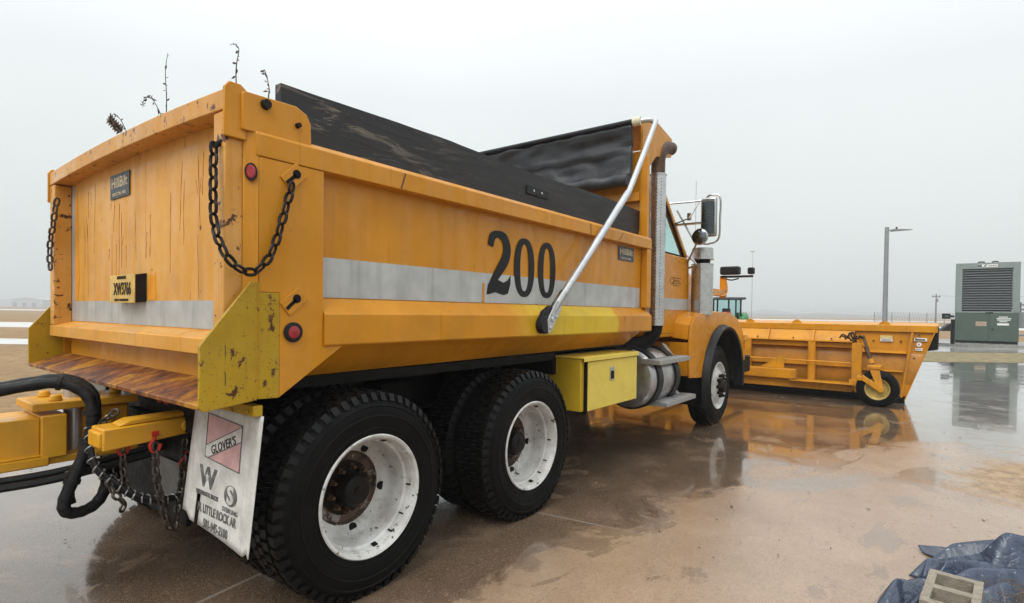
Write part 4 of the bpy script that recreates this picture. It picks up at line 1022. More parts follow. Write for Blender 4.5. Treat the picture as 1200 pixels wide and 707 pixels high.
# exhaust stack with slotted heat shield
ex, ey = 3.77, -1.10
mb = MB(); mb.cyl((ex, ey, 1.30), (ex, ey, 2.86), .085, n=32); mb.cyl((ex, ey, 2.86), (ex, ey, 2.875), .09, n=32)
stk = tp(mb, 'exhaust_stack', M['steel'])
mb = MB()
for k in range(44):
    z = 1.36+k*.0335
    for da in (0,):
        a0 = R(-148+da-17); a1 = R(-148+da+17); rr = .0865
        mb.hexa([(ex+rr*math.cos(a0), ey+rr*math.sin(a0), z), (ex+rr*math.cos(a1), ey+rr*math.sin(a1), z+.008), (ex+rr*math.cos(a1), ey+rr*math.sin(a1), z+.020), (ex+rr*math.cos(a0), ey+rr*math.sin(a0), z+.012)],
                [(ex+.08*math.cos(a0), ey+.08*math.sin(a0), z), (ex+.08*math.cos(a1), ey+.08*math.sin(a1), z+.008), (ex+.08*math.cos(a1), ey+.08*math.sin(a1), z+.020), (ex+.08*math.cos(a0), ey+.08*math.sin(a0), z+.012)])
tp(mb, 'shield_slot', M['void'], stk)
mb = MB(); mb.tube([(ex, ey, 2.80), (ex, ey, 2.95), (ex+.01, ey, 3.05), (ex+.07, ey-.005, 3.14), (ex+.17, ey-.01, 3.19), (ex+.30, ey-.015, 3.21)], .072, 20, 5, caps=False)
pp = tp(mb, 'exhaust_elbow', M['rustmetal'], stk); pp.modifiers.new('t', 'SOLIDIFY').thickness = .004
mb = MB(); mb.cyl((ex, ey, 2.90), (ex, ey, 2.95), .068, n=24); tp(mb, 'clamp', M['alu'], stk)
mb = MB(); mb.tube([(ex, ey, 1.32), (ex, ey+.02, 1.22), (ex-.05, ey+.1, 1.12), (ex-.2, ey+.25, 1.06)], .075, 16, 5); tp(mb, 'exhaust_pipe', M['dark'])
# air cleaner
ax, ay = 5.02, -1.16
mb = MB(); mb.cyl((ax, ay, 1.42), (ax, ay, 2.02), .128, n=40); mb.cyl((ax, ay, 2.02), (ax, ay, 2.035), .133, n=40); mb.cyl((ax, ay, 1.56), (ax, ay, 1.575), .131, n=40)
ac = tp(mb, 'air_cleaner', M['steel'], smooth=40)
mb = MB(); mb.cyl((ax, ay, 2.035), (ax, ay, 2.095), .09, n=24); tp(mb, 'cleaner_neck', M['dark'], ac)
mb = MB(); mb.cyl((ax, ay, 2.095), (ax, ay, 2.225), .125, n=40); mb.cyl((ax, ay, 2.085), (ax, ay, 2.097), .135, n=40); tp(mb, 'rain_cap', M['steel'], ac)
# mirrors
mx, my = 4.56, -1.355
mb = MB(); mb.box(mx, mx+.05, my-.105, my+.075, 2.30, 2.745); mir = tp(mb, 'wing_mirror', M['chrome'], bevel=.022, seg=3)
mb = MB(); mb.box(mx-.002, mx+.003, my-.085, my+.055, 2.33, 2.70); tp(mb, 'mirror_glass', M['mirror'], mir, bevel=.001)
mb = MB(); mb.tube([(4.42, -.97, 2.69), (mx+.02, my+.07, 2.72), (mx+.03, my-.02, 2.77), (mx+.035, my-.13, 2.74), (mx+.035, my-.135, 2.5), (mx+.035, my-.12, 2.27), (mx+.03, my, 2.22)], .011, 8, 6)
mb.tube([(mx+.02, my+.1, 2.70), (4.50, -1.18, 2.52), (4.52, -1.0, 2.47)], .009, 8, 1)
mb.tube([(4.50, -1.03, 2.62), (mx+.03, my+.14, 2.24), (mx+.03, my, 2.22)], .011, 8, 1)
mb.tube([(mx+.03, my+.12, 2.24), (4.80, -1.06, 2.05), (4.86, -1.02, 2.02)], .011, 8, 1); mb.tube([(4.80, -1.05, 2.12), (4.82, -1.15, 2.02), (4.86, -1.05, 1.98)], .012, 8, 3)
mb.box(4.525, 4.56, -1.18, -1.14, 2.50, 2.58); mb.box(4.5, 4.58, -1.30, -1.0, 2.45, 2.465)
tp(mb, 'mirror_bracket', M['chrome'], mir)
mb = MB(); mb.lathe([(0, 0), (.05, .004), (.08, .014), (.095, .03), (.09, .05), (0, .06)], (mx-.03, my+.075, 2.305), 'x', 28); cvx = tp(mb, 'round_mirror', M['chrome'], mir)
mb = MB(); mb.lathe([(0, -.004), (.05, .001), (.082, .012)], (mx-.032, my+.075, 2.305), 'x', 28); tp(mb, 'round_glass', M['mirror'], cvx)
mb = MB(); mb.tube([(5.2, -1.0, 1.9), (5.21, -1.0, 2.5), (5.21, -1.0, 3.1)], .004, 5, 1); tp(mb, 'antenna', M['alu'])
# plow lamps on their post, at the hood's front corner
lx = 6.95
mb = MB(); mb.box(lx, lx+.06, -.87, -.78, 1.68, 2.02); mb.box(lx-.6, lx+.06, -.87, -.78, 1.70, 1.80); mb.tube([(lx, -.875, 1.95), (lx-.01, -.90, 1.8), (lx-.1, -.90, 1.72), (lx-.3, -.9, 1.70)], .012, 6, 4)
lp = tp(mb, 'lamp_post', M['cab'], bevel=.006)
mb = MB(); mb.box(lx-.02, lx+.04, -1.26, -.80, 1.985, 2.015); mb.tube([(lx+.04, -.85, 1.97), (lx+.04, -.95, 1.95), (lx+.04, -1.05, 1.975)], .01, 6, 3); tp(mb, 'lamp_bar', M['black'], lp)
mb = MB(); mb.box(lx-.05, lx+.10, -1.07, -.79, 2.03, 2.155); tp(mb, 'plow_lamp', M['black'], lp, bevel=.025, seg=3)
mb = MB(); mb.box(lx-.04, lx+.06, -1.28, -1.19, 2.03, 2.13); tp(mb, 'plow_lamp', M['black'], lp, bevel=.02, seg=3)

# ------------------------------------------------------------------ weeds sprouting from the dump body
def weed(base, pts, label, seed, side=()):
    random.seed(seed); mb = MB(); mb.tube(pts, .004, 5, 4, rf=lambda t: 1-.7*t)
    P = [Vector(p) for p in pts]
    for br in side: mb.tube(br, .0028, 5, 4, rf=lambda t: 1-.6*t)
    o = mb.build('stem', M['twig'])
    r_ = bpy.data.objects.new('dead_weed', None); C.objects.link(r_); r_.location = base; ORG[r_.name] = Vector(base)
    o.parent = r_; o.location = o.location-Vector(base)
    mb = MB()
    for line in [pts]+list(side):
        L_ = [Vector(p) for p in line]
        for i in range(len(L_)-1):
            for k in range(5):
                p = L_[i].lerp(L_[i+1], random.random()); q = Vector([random.uniform(-1, 1) for _ in range(3)]).normalized()
                s_ = random.uniform(.008, .022); a = q.orthogonal().normalized(); 
                tip = p+q*s_*1.5
                mb.add([p, p+q*s_*.7+a*s_*.45, tip, p+q*s_*.7-a*s_*.45, p+q*s_*.8+a.cross(q)*s_*.3], [(0, 1, 4), (1, 2, 4), (2, 3, 4), (3, 0, 4)])
    build_each(mb, 'leaf', M['leafm'], r_, smooth=0)
    tag(r_, label, 'dead weed', 'dead weeds growing out of the dump body')
def wp(*p): return [tuple(q) for q in p]
weed((-.5, -.07, 1.262), wp((-.5, -.07, 1.262), (-.5, -.075, 2.3), (-.5, -.085, 2.55), (-.51, -.095, 2.70), (-.5, -.10, 2.80)), 'tall dead weed with a side branch above the middle of the tailgate', 5, [wp((-.5, -.07, 2.42), (-.5, .04, 2.54), (-.5, .13, 2.61), (-.5, .22, 2.63), (-.5, .25, 2.58))])
weed((-.52, -.90, 1.262), wp((-.52, -.90, 1.262), (-.52, -.90, 2.3), (-.52, -.895, 2.5), (-.51, -.9, 2.60), (-.53, -.88, 2.62)), 'thin straight dead weed behind the right end of the tailgate', 8)
weed((-.42, -.98, 1.262), wp((-.42, -.98, 1.262), (-.42, -.99, 2.3), (-.41, -.985, 2.42), (-.42, -.96, 2.52), (-.42, -.95, 2.50)), 'short dead weed leaning against the end of the black board', 11)
weed((-.5, .45, 1.262), wp((-.5, .45, 1.262), (-.5, .46, 2.35), (-.5, .52, 2.50), (-.5, .63, 2.60), (-.5, .74, 2.64), (-.51, .82, 2.62)), 'drooping dead weed with a curled brown leaf above the left of the tailgate', 14, [wp((-.5, .56, 2.48), (-.51, .66, 2.55), (-.5, .78, 2.63))])
mb = MB()
for k in range(6):
    a = Vector((-.5, .60+.035*k, 2.52+.02*k)); mb.add([a, a+Vector((.02, .02, .035)), a+Vector((0, .055, .01)), a+Vector((-.015, .03, -.03)), a+Vector((.02, .03, 0))], [(0, 1, 4), (1, 2, 4), (2, 3, 4), (3, 0, 4)])
wd = bpy.data.objects['dead_weed.003']; mb.build('curled_leaf', M['leafm'], wd, smooth=0)

# ------------------------------------------------------------------ towed drawbar with hoses
db = thing('tow_drawbar', (-1.6, .1, 0), 'yellow box-beam drawbar with black hoses hitched behind the truck', 'drawbar')
ORG[db.name] = Vector((-1.6, .1, 0))
yw = .10
mb = MB(); mb.box(-3.9, -1.03, -.05, .25, .70, .885); mb.box(-3.9, -1.0, -.075, .275, .655, .70); mb.box(-3.9, -1.02, -.065, .265, .70, .712)
mb.build('beam', M['hitch'], db, bevel=.008)
mb = MB(); mb.box(-1.03, -.93, -.07, .27, .69, .895); mb.box(-1.06, -.62, -.05, .25, .915, .955); mb.box(-1.0, -.62, -.05, .25, .655, .69)
for (x, y) in ((-.96, .0), (-.96, .2), (-.80, .1), (-.68, .1)): mb.cyl((x, y, .955), (x, y, .985), .03, .022, 10)
mb.build('coupler', M['hitch'], db, bevel=.006)
mb = MB(); mb.cyl((-.86, .10, .64), (-.86, .10, .99), .045, n=24); mb.build('hitch_pin', M['alu'], db)
mb = MB(); mb.box(-.84, -.64, .02, .18, .715, .90); mb.cyl((-.76, -.02, .80), (-.76, .22, .80), .05, n=20); mb.build('pintle', M['hitch'], db, bevel=.012)
mb = MB()
for (y, z) in ((-.10, .60), (-.06, .625), (.0, .59)):
    mb.tube([(-3.9, y, z-.03), (-2.2, y, z-.02), (-1.4, y-.02, z), (-1.0, y-.08, z+.01), (-.62, y-.12, z+.06)], .017, 8, 5)
build_each(mb, 'hydraulic_line', M['black'], db)
for j, (o_, r_) in enumerate(((Vector((0, 0, 0)), .026), (Vector((.035, .075, .012)), .023))):
    pts = [(-2.6, .25, .78), (-1.9, .10, .88), (-1.45, -.05, .985), (-1.16, -.14, 1.045), (-.99, -.20, 1.062), (-.90, -.25, 1.00), (-.885, -.27, .90), (-.90, -.27, .78), (-.95, -.27, .64), (-.99, -.27, .53), (-.985, -.27, .475), (-.93, -.26, .455), (-.86, -.24, .475), (-.81, -.20, .54), (-.78, -.1, .65)]
    if j: pts = pts[:11]+[(-.99, -.27, .50)]
    mb = MB(); mb.tube([Vector(p)+o_ for p in pts], r_, 12, 8, rf=lambda t: 1+.05*math.sin(t*160))
    hz = mb.build('hose', M['rubberhose'], db, smooth=60)
mb = MB()
for p, q in (((-1.0, -.198, 1.064), (-.985, -.204, 1.061)), ((-.888, -.268, .93), (-.887, -.27, .91)), ((-.90, -.27, .80), (-.903, -.27, .78)), ((-.96, -.27, .62), (-.965, -.27, .60))): mb.cyl(p, q, .034, n=16)
build_each(mb, 'hose_band', M['black'], db)
mb = MB(); chain_mb(mb, [(-.96, -.10, .60), (-.93, -.2, .66), (-.90, -.24, .74), (-.87, -.3, .84), (-.84, -.33, .90), (-.80, -.36, .93)], .05, .007, .03); mb.build('chain', M['chain'], db)

# ------------------------------------------------------------------ SNOW PLOW (local frame = world, root at its own base)
pw = thing('snow_plow', (9.3, 0, 0), 'wide orange snow plow blade mounted crosswise ahead of the truck', 'snow plow')
ORG[pw.name] = Vector((9.3, 0, 0))
def mold(y, t):          # moldboard back surface: t 0 (cutting edge) .. 1 (top)
    return 9.42+.06-.34*math.sin(t*2.5)*.6+.28*t*t
yb, yt = 3.03, 3.44
def hw(z): return yb+(yt-yb)*max(0, z)/1.25
mb = MB(); n = 14; vs = []
for j in range(n+1):
    t = j/n; z = .05+1.17*t; x = mold(0, t)
    for y in (-hw(z), hw(z)): vs += [(x, y, z), (x+.02, y, z)]
fs = []
for j in range(n):
    a = j*4; b = a+4
    fs += [(a, a+2, b+2, b), (a+1, b+1, b+3, a+3), (a, b, b+1, a+1), (a+2, a+3, b+3, b+2)]
mb.add(vs, fs); tpm = mb.build('moldboard', paint('moldboard_brown_orange', (.44, .18, .010), rust=1.2, dirt=.6), pw, smooth=50)
mb = MB(); mb.prism([(9.36, 1.175), (9.36, 1.285), (9.80, 1.33), (9.80, 1.23), (9.5, 1.19)], 'y', -3.46, 3.46); tf = mb.build('top_flange', M['plow'], pw, bevel=.006)
for y in (-2.75, -1.42, -.62, .6, 2.0): 
    mb = MB(); mb.prism([(y-.09, 1.287), (y-.05, 1.335), (y, 1.355), (y+.05, 1.335), (y+.09, 1.287)], 'x', 9.40, 9.43); mb.build('lifting_lug', M['plow'], tf)
# boxed upper stiffener (short gussets between flange and a lower lip)
mb = MB(); mb.hexa([(9.37, -2.33, 1.16), (9.37, 3.3, 1.16), (9.37, 3.3, 1.175), (9.37, -2.33, 1.175)], [(9.24, -2.30, .985), (9.24, 3.2, .985), (9.24, 3.2, 1.0), (9.24, -2.30, 1.0)]); mb.box(9.22, 9.45, -2.30, 3.2, .975, .988)
us = mb.build('upper_stiffener', M['plow'], pw, bevel=.003)
for y in (-2.32, -1.72, -.98, -.42, .15, .8, 1.5, 2.2):
    mb = MB(); mb.prism([(9.38, 1.173), (9.30, 1.173), (9.15, .99), (9.24, .985), (9.40, 1.1)], 'y', y-.012, y+.012); mb.build('gusset', M['plow'], us)
mb = MB()
for z in (.93, .60): mb.box(9.30, 9.48, -2.3, 3.0, z-.05, z+.03)
build_each(mb, 'back_rib', M['plow'], pw, bevel=.004)
for y in (-1.70, -.63, .9, 2.2):
    mb = MB(); mb.cyl((9.24, y, .20), (9.24, y, .975), .065, n=20); mb.build('upright_tube', M['plow'], pw)
mb = MB(); mb.cyl((9.1, -2.3, .635), (9.1, 2.8, .665), .012, n=8); mb.build('tie_rod', M['plow'], pw)
mb = MB(); mb.box(8.95, 9.10, -1.50, 2.4, .315, .48); mb.box(8.96, 9.09, -.7, 2.0, .485, .55)
pf = mb.build('push_frame', M['plow'], pw, bevel=.008)
mb = MB(); mb.prism([(-.90, .487), (-1.30, .487), (-1.30, .68), (-1.24, .70)], 'x', 9.0, 9.03); mb.build('gusset', M['plow'], pf)
mb = MB(); mb.box(9.05, 9.25, -2.33, 2.4, .155, .29); mb.box(8.9, 9.25, -2.36, -1.4, .285, .30); mb.build('lower_beam', M['plow'], pw, bevel=.006)
mb = MB(); mb.box(7.4, 8.97, .5, .65, .38, .52); mb.box(7.4, 8.97, -.65, -.5, .38, .52); build_each(mb, 'push_arm', M['plow'], pw, bevel=.006)
# end panel ribs (right end, and its mirror)
for s in (-1, 1):
    mb = MB(); mb.hexa([(9.28, s*3.115, 1.17), (9.28, s*3.15, 1.17), (9.55, s*3.15, 1.17), (9.55, s*3.115, 1.17)], [(9.33, s*2.99, .10), (9.33, s*3.02, .10), (9.5, s*3.02, .10), (9.5, s*2.99, .10)]); mb.build('end_rib', M['plow'], pw)
    mb = MB(); mb.hexa([(9.40, s*2.34, .86), (9.40, s*3.06, .86), (9.52, s*3.06, .86), (9.52, s*2.34, .86)], [(9.30, s*2.34, .825), (9.30, s*3.06, .825), (9.5, s*3.06, .815), (9.5, s*2.34, .815)])
    mb.hexa([(9.40, s*2.34, .55), (9.40, s*3.02, .55), (9.52, s*3.02, .55), (9.52, s*2.34, .55)], [(9.30, s*2.34, .52), (9.30, s*3.02, .52), (9.5, s*3.02, .51), (9.5, s*2.34, .51)])
    build_each(mb, 'end_shelf', M['plow'], pw)
    mb = MB(); mb.hexa([(9.395, s*2.34, .12), (9.395, s*hw(.12), .12), (9.38, s*hw(.12), .12), (9.38, s*2.34, .12)], [(9.425, s*2.34, 1.17), (9.425, s*hw(1.17), 1.17), (9.41, s*hw(1.17), 1.17), (9.41, s*2.34, 1.17)]); mb.build('end_panel', M['plow'], pw)
    # end cheek plate following the taper, and the rubber flap inside the curl
    mb = MB(); mb.hexa([(9.34, s*3.04, .05), (9.62, s*3.04, .05), (9.62, s*3.055, .05), (9.34, s*3.055, .05)], [(9.34, s*3.45, 1.29), (9.95, s*3.45, 1.34), (9.95, s*3.465, 1.34), (9.34, s*3.465, 1.29)]); mb.build('end_cheek', M['plow'], pw)
    mb = MB(); mb.hexa([(9.6, s*3.26, .86), (9.85, s*3.26, .84), (9.85, s*3.475, .88), (9.6, s*3.465, .90)], [(9.6, s*3.43, 1.27), (9.95, s*3.44, 1.27), (9.95, s*3.48, 1.27), (9.6, s*3.475, 1.27)]); mb.build('rubber_deflector', M['black'], pw, bevel=.035)
    # caster assembly
    ycs = s*2.72
    mb = MB(); mb.box(9.0, 9.12, s*2.33, s*2.47, .26, .98); mb.box(8.97, 9.14, s*2.30, s*2.56, .27, .37); mb.build('caster_post', M['plow'], pw, bevel=.006)
    mb = MB(); mb.tube([(9.05, s*2.47, 1.10), (8.99, s*2.55, .85), (8.95, s*2.63, .60), (8.93, s*2.68, .42)], .034, 12, 3); mb.build('screw_jack', M['rustmetal'], pw)
    mb = MB(); mb.tube([(9.05, s*2.47, 1.04), (9.02, s*2.52, .93)], .045, 12, 1); mb.tube([(8.97, s*2.59, .73), (8.96, s*2.615, .66)], .042, 12, 1); build_each(mb, 'jack_sleeve', M['plow'], pw)
    mb = MB(); 
    for k in range(8): mb.tube([(9.02, s*(2.15+.04*k), 1.06+.03*math.sin(k*2)), (8.96, s*(2.2+.035*k), 1.12-.05*math.sin(k*1.3)), (9.02, s*(2.25+.035*k), 1.03+.05*math.cos(k))], .014, 6, 4)
    mb.build('jack_head', M['rustmetal'], pw)
    ca = Vector((8.72, s*2.72, .285))
    mb = MB()
    prt = [(.165, -.075), (.185, -.09), (.24, -.09), (.275, -.07), (.288, -.03), (.288, .03), (.275, .07), (.24, .09), (.185, .09), (.165, .075)]
    mb.lathe(prt, ca, 'x', 44, True)
    for i in range(36):
        for q_ in (-1, 1):
            t0 = 2*math.pi*(i+(.5 if q_ > 0 else 0))/36; t1 = t0+.1
            def PP(r, t, a): return ca+Vector((a, r*math.cos(t), r*math.sin(t)))
            mb.hexa([PP(.27, t0, .0), PP(.27, t1, .0), PP(.27, t1, q_*.08), PP(.27, t0, q_*.08)], [PP(.296, t0, .0), PP(.296, t1, .0), PP(.285, t1, q_*.07), PP(.285, t0, q_*.07)])
    cw = thing_part('caster_wheel', pw, ca)
    mb.build('tyre', M['tyre'], cw, smooth=30)
    mb = MB(); mb.lathe([(.168, -.075), (.172, -.08), (.155, -.07), (.145, -.03), (.10, -.02), (.05, -.04), (0, -.04)], ca, 'x', 36); mb.lathe([(.168, .075), (.155, .07), (.145, .03), (.10, .02), (.05, .04), (0, .04)], ca, 'x', 36)
    mb.build('rim', simple('dirty_yellow_rim', (.45, .33, .09), .5), cw)
    mb = MB(); mb.hexa([(8.60, s*2.50, .42), (8.60, s*2.52, .50), (8.66, s*2.52, .50), (8.66, s*2.50, .42)], [(8.60, s*2.76, .235), (8.60, s*2.80, .31), (8.66, s*2.80, .31), (8.66, s*2.76, .235)])
    mb.cyl((8.58, s*2.77, .285), (8.68, s*2.77, .285), .045, n=16); mb.box(8.62, 9.0, s*2.44, s*2.56, .40, .47)
    mb.hexa([(8.62, s*2.60, .62), (8.62, s*2.74, .60), (8.80, s*2.74, .60), (8.80, s*2.60, .62)], [(8.60, s*2.72, .30), (8.60, s*2.81, .28), (8.68, s*2.81, .28), (8.68, s*2.72, .30)]); mb.box(8.60, 9.0, s*2.58, s*2.76, .60, .645)
    mb.build('caster_fork', M['plow'], pw, bevel=.006)
mb = MB()
for (y, z) in ((-2.45, .70), (-2.45, .42), (-3.0, .70), (-2.95, .35), (-3.16, .75), (-3.22, 1.13), (-3.12, .5), (-2.6, 1.02), (-2.98, 1.02)): mb.cyl((9.372, y, z), (9.40, y, z), .014, n=8)
for y in (-2.0, -1.4, -.8, -.2): mb.cyl((9.215, y, 1.03), (9.23, y, 1.03), .014, n=8)
build_each(mb, 'bolt', M['rustmetal'], pw)
# cutting edge
mb = MB(); mb.box(9.40, 9.44, -3.05, 3.05, .005, .14); mb.box(9.36, 9.40, -3.0, 3.0, .02, .07); mb.build('cutting_edge', M['dark'], pw)
# decals on the right end
xp = 9.375
for nm, y, z, w_, h_, mt in (('sticker', -2.78, 1.085, .17, .05, 'cream'), ('sticker', -2.78, 1.035, .17, .045, 'white'), ('brand_decal', -3.24, 1.06, .17, .05, 'white'), ('sticker', -3.22, .90, .095, .04, 'white')):
    mb = MB(); x = xp-.0; mb.box(x+.002, x+.03, y-w_/2, y+w_/2, z-h_/2, z+h_/2); mb.build(nm, M[mt], pw)
mb = MB(); mb.cyl((xp+.03, -3.22, .98), (xp+.002, -3.22, .98), .035, n=20); mb.build('round_sticker', M['white'], pw)
mb = MB(); mb.cyl((xp+.002, -3.22, .98), (xp, -3.22, .98), .018, n=3); build_each(mb, 'sticker_print', M['redpaint'], pw)
mb = MB(); mb.box(xp, xp+.002, -3.30, -3.17, 1.045, 1.068); mb.box(xp, xp+.002, -3.19, -3.17, 1.07, 1.08)
for k in range(8): mb.box(xp, xp+.002, -3.25+.009*k, -3.245+.009*k, .893, .907)
for k in range(3): mb.box(xp, xp+.002, -2.85, -2.71, 1.02+.012*k, 1.024+.012*k)
build_each(mb, 'sticker_print', M['stickerdark'], pw)

# ------------------------------------------------------------------ generator on its pad
gd, gl = 28.0, 23.92
def yth(name, d, l, label, cat, group=None, z=0): return thing(name, YD(d, l, z), label, cat, group, rz=YAW-math.pi/2)
mb = MB(); pts = [YD(gd-1.6, gl-2.2), YD(gd-1.6, gl+3.2), YD(gd+5, gl+3.2), YD(gd+5, gl-2.2)]
mb.add([(p.x, p.y, .012) for p in pts]+[(p.x, p.y, .14) for p in pts], [(0, 1, 2, 3), (7, 6, 5, 4), (0, 4, 5, 1), (1, 5, 6, 2), (2, 6, 7, 3), (3, 7, 4, 0)])
tag(mb.build('generator_pad', simple('pad_concrete', (.25, .24, .22), .25, 0, .2, 2, .1), smooth=0), 'low concrete pad under the green generator cabinet', 'concrete pad')
ge = yth('generator', gd, gl, 'green and grey generator cabinet with a large louvred front', 'generator', z=.14)
ge.rotation_euler.z += R(-39); ge.scale.x = .77
GW = 1.60
mb = MB(); mb.box(-GW, GW, 0, 3.6, .12, 1.56); mb.build('base_cabinet', M['gengreen'], ge, bevel=.02)
mb = MB(); mb.box(-GW+.03, GW-.03, .04, 3.5, 0, .12); mb.build('skid', M['void'], ge)
mb = MB(); w1 = GW+.02
mb.box(-w1, -1.27, .0, .12, 1.565, 4.08); mb.box(1.27, w1, .0, .12, 1.565, 4.08); mb.box(-1.27, 1.27, .0, .12, 3.78, 4.08); mb.box(-1.27, 1.27, .0, .12, 1.565, 1.62)
mb.box(-w1, w1, .12, 3.2, 3.98, 4.08); mb.box(-w1, -w1+.06, .12, 3.2, 1.565, 3.98); mb.box(w1-.06, w1, .12, 3.2, 1.565, 3.98)
lh = mb.build('louvre_housing', M['gengrey'], ge, bevel=.012)
mb = MB(); mb.box(-1.26, 1.26, .34, .36, 1.57, 3.9); mb.build('louvre_back', M['void'], lh)
mb = MB()
for k in range(17):
    z = 1.70+k*.124; mb.hexa([(-1.27, .02, z), (1.27, .02, z), (1.27, .025, z+.012), (-1.27, .025, z+.012)], [(-1.27, .14, z+.085), (1.27, .14, z+.085), (1.27, .135, z+.097), (-1.27, .135, z+.097)])
mb.build('louvre_slats', M['slat'], lh)
mb = MB(); mb.box(-.5, .5, -.008, -.001, 3.86, 3.99); nm = mb.build('maker_plate', M['white'], ge)
mb = MB(); mb.box(-.5, -.28, -.012, -.0085, 3.87, 3.98); mb.prism([(-.22, 3.88), (-.12, 3.88), (.0, 3.98), (-.1, 3.98)], 'y', -.012, -.0085)
for k in range(6): mb.box(.05+.07*k, .095+.07*k, -.012, -.0085, 3.90, 3.95)
mb.build('maker_print', M['slat'], nm)
mb = MB(); mb.box(-.006+.15, .006+.15, -.004, -.0005, .14, 1.55); mb.box(-.05, .35, -.03, -.001, 1.53, 1.58); mb.cyl((.32, -.03, .72), (.32, 0, .72), .05, n=12); mb.build('door_seam', M['void'], ge)
mb = MB(); mb.box(-.52, .02, -.006, -.0005, .88, 1.10); s1 = mb.build('warning_label', simple('tan_label', (.45, .35, .25), .6), ge)
mb = MB()
for k in range(4): mb.box(-.48, -.02, -.009, -.0065, .91+k*.045, .92+k*.045)
mb.build('label_print', M['stickerdark'], s1)
mb = MB()
for r_, (a, b) in enumerate(((.62, 1.05), (.52, 1.18), (.55, 1.14), (.66, 1.0))):
    x = a
    while x < b: mb.box(x, x+.05, -.006, -.001, 1.32-.075*r_, 1.37-.075*r_); x += .065
mb.box(.55, 1.12, -.006, -.001, .93, 1.03); build_each(mb, 'warning_lettering', M['white'], ge)
for x in (-.45, .25):
    mb = MB(); mb.tube([(x, .5, 4.08), (x, .5, 4.14), (x+.15, .5, 4.16), (x+.3, .5, 4.14), (x+.3, .5, 4.08)], .03, 6, 3); mb.build('lifting_eye', M['void'], ge)
mb = MB(); mb.cyl((1.72, .8, 1.5), (1.72, .8, 2.1), .05, n=8); mb.cyl((1.62, .8, 1.75), (2.6, .8, 1.75), .05, n=8); mb.box(1.62, 1.95, .4, .9, .8, 1.6); build_each(mb, 'conduit', M['galv'], ge)
# sign box left of it
sg = yth('utility_bollard', 27.2, 21.55, 'dark post with a small black box beside the generator', 'utility post', z=.14)
mb = MB(); mb.box(.05, .17, 0, .12, 0, 1.2); mb.build('post', M['dark'], sg)
mb = MB(); mb.box(-.42, -.05+.0, 0, .1, 1.22, 1.48); mb.box(-.05, .17, .03, .07, 1.3, 1.4); bx_ = mb.build('box', M['black'], sg, bevel=.02)
mb = MB(); mb.box(-.33, -.15, -.004, -.001, 1.31, 1.38); mb.build('box_label', M['slat'], bx_)
mb = MB(); mb.prism([(-.55, .62), (.06, .62), (.06, 1.0), (-.05, .98)], 'y', .02, .25); mb.build('hood', M['black'], sg, bevel=.01)
# right-edge equipment
eq = yth('pipe_rack', 31, 29.6, 'grey service pipes behind the generator at the right edge', 'pipework')
mb = MB()
for z in (.5, .95, 2.2): mb.cyl((-2.4, 0, z), (4, 0, z), .06, n=10)
build_each(mb, 'pipe', M['galv'], eq)
mb = MB()
for x in (-2.2, 0, 2.2): mb.cyl((x, .1, 0), (x, .1, 2.3), .05, n=10)
build_each(mb, 'support', M['galv'], eq)
# street lamp
lmp = yth('street_lamp', 30, 20.15, 'grey street lamp with a flat lamp head on a plain pole', 'street lamp')
mb = MB(); mb.tube([(0, 0, 0), (0, 0, 3), (0, 0, 6.25)], .13, 16, 1, rf=lambda t: 1-.22*t); mb.cyl((0, 0, 0), (0, 0, .08), .22, n=16); mb.build('pole', M['galv'], lmp)
mb = MB(); mb.cyl((.08, 0, 6.08), (.35, 0, 6.08), .04, n=10); mb.hexa([(.30, -.16, 6.03), (.30, .16, 6.03), (.30, .16, 6.15), (.30, -.16, 6.15)], [(1.30, -.13, 6.12), (1.30, .13, 6.12), (1.30, .13, 6.15), (1.30, -.13, 6.15)]); hd = mb.build('lamp_head', M['galv'], lmp, bevel=.01)
mb = MB(); mb.cyl((.52, 0, 6.14), (.52, 0, 6.27), .045, n=10); mb.build('photocell', M['black'], hd)
# utility poles with a line
def upole(d, l, h, label, grp=None):
    p = yth('utility_pole', d, l, label, 'utility pole', grp)
    mb = MB(); mb.tube([(0, 0, 0), (.0, 0, h)], .21, 10, 1, rf=lambda t: 1-.35*t); mb.build('pole', M['wood'], p)
    mb = MB(); mb.box(-1.1, 1.1, -.1, .1, h-.9, h-.65); cr_ = mb.build('crossarm', M['wood'], p)
    mb = MB()
    for x in (-.9, 0, .9): mb.cyl((x, 0, h-.65), (x, 0, h-.4), .08, n=8)
    build_each(mb, 'insulator', M['galv'], cr_)
    mb = MB(); mb.cyl((.45, .2, h-2.2), (.45, .2, h-1.3), .28, n=12); mb.build('transformer', M['galv'], p)
upole(150, 114.5, 7.8, 'leaning wooden utility pole on the field left of the generator')
upole(150, 160, 9.2, 'utility pole beyond the right edge of the generator')
mb = MB(); a = YD(150, 115.4, 7.3); b = YD(150, 160.9, 8.7)
mb.tube([a.lerp(b, t/10)+Vector((0, 0, -1.6*(t/10)*(1-t/10)*4*.4)) for t in range(11)], .03, 4, 1)
tag(mb.build('power_line', M['dark']), 'thin power cable strung between two far utility poles', 'cable')
mp_ = yth('light_mast', 140, 60.4, 'very thin tall mast standing far beyond the tractor', 'mast'); mb = MB(); mb.tube([(0, 0, 0), (0, 0, 17.5)], .08, 8, 1, rf=lambda t: 1-.5*t); mb.build('pole', M['galv'], mp_)
mb = MB(); mb.box(-.5, .5, -.1, .1, 17.3, 17.5); mb.build('lamp_bar', M['galv'], mp_)

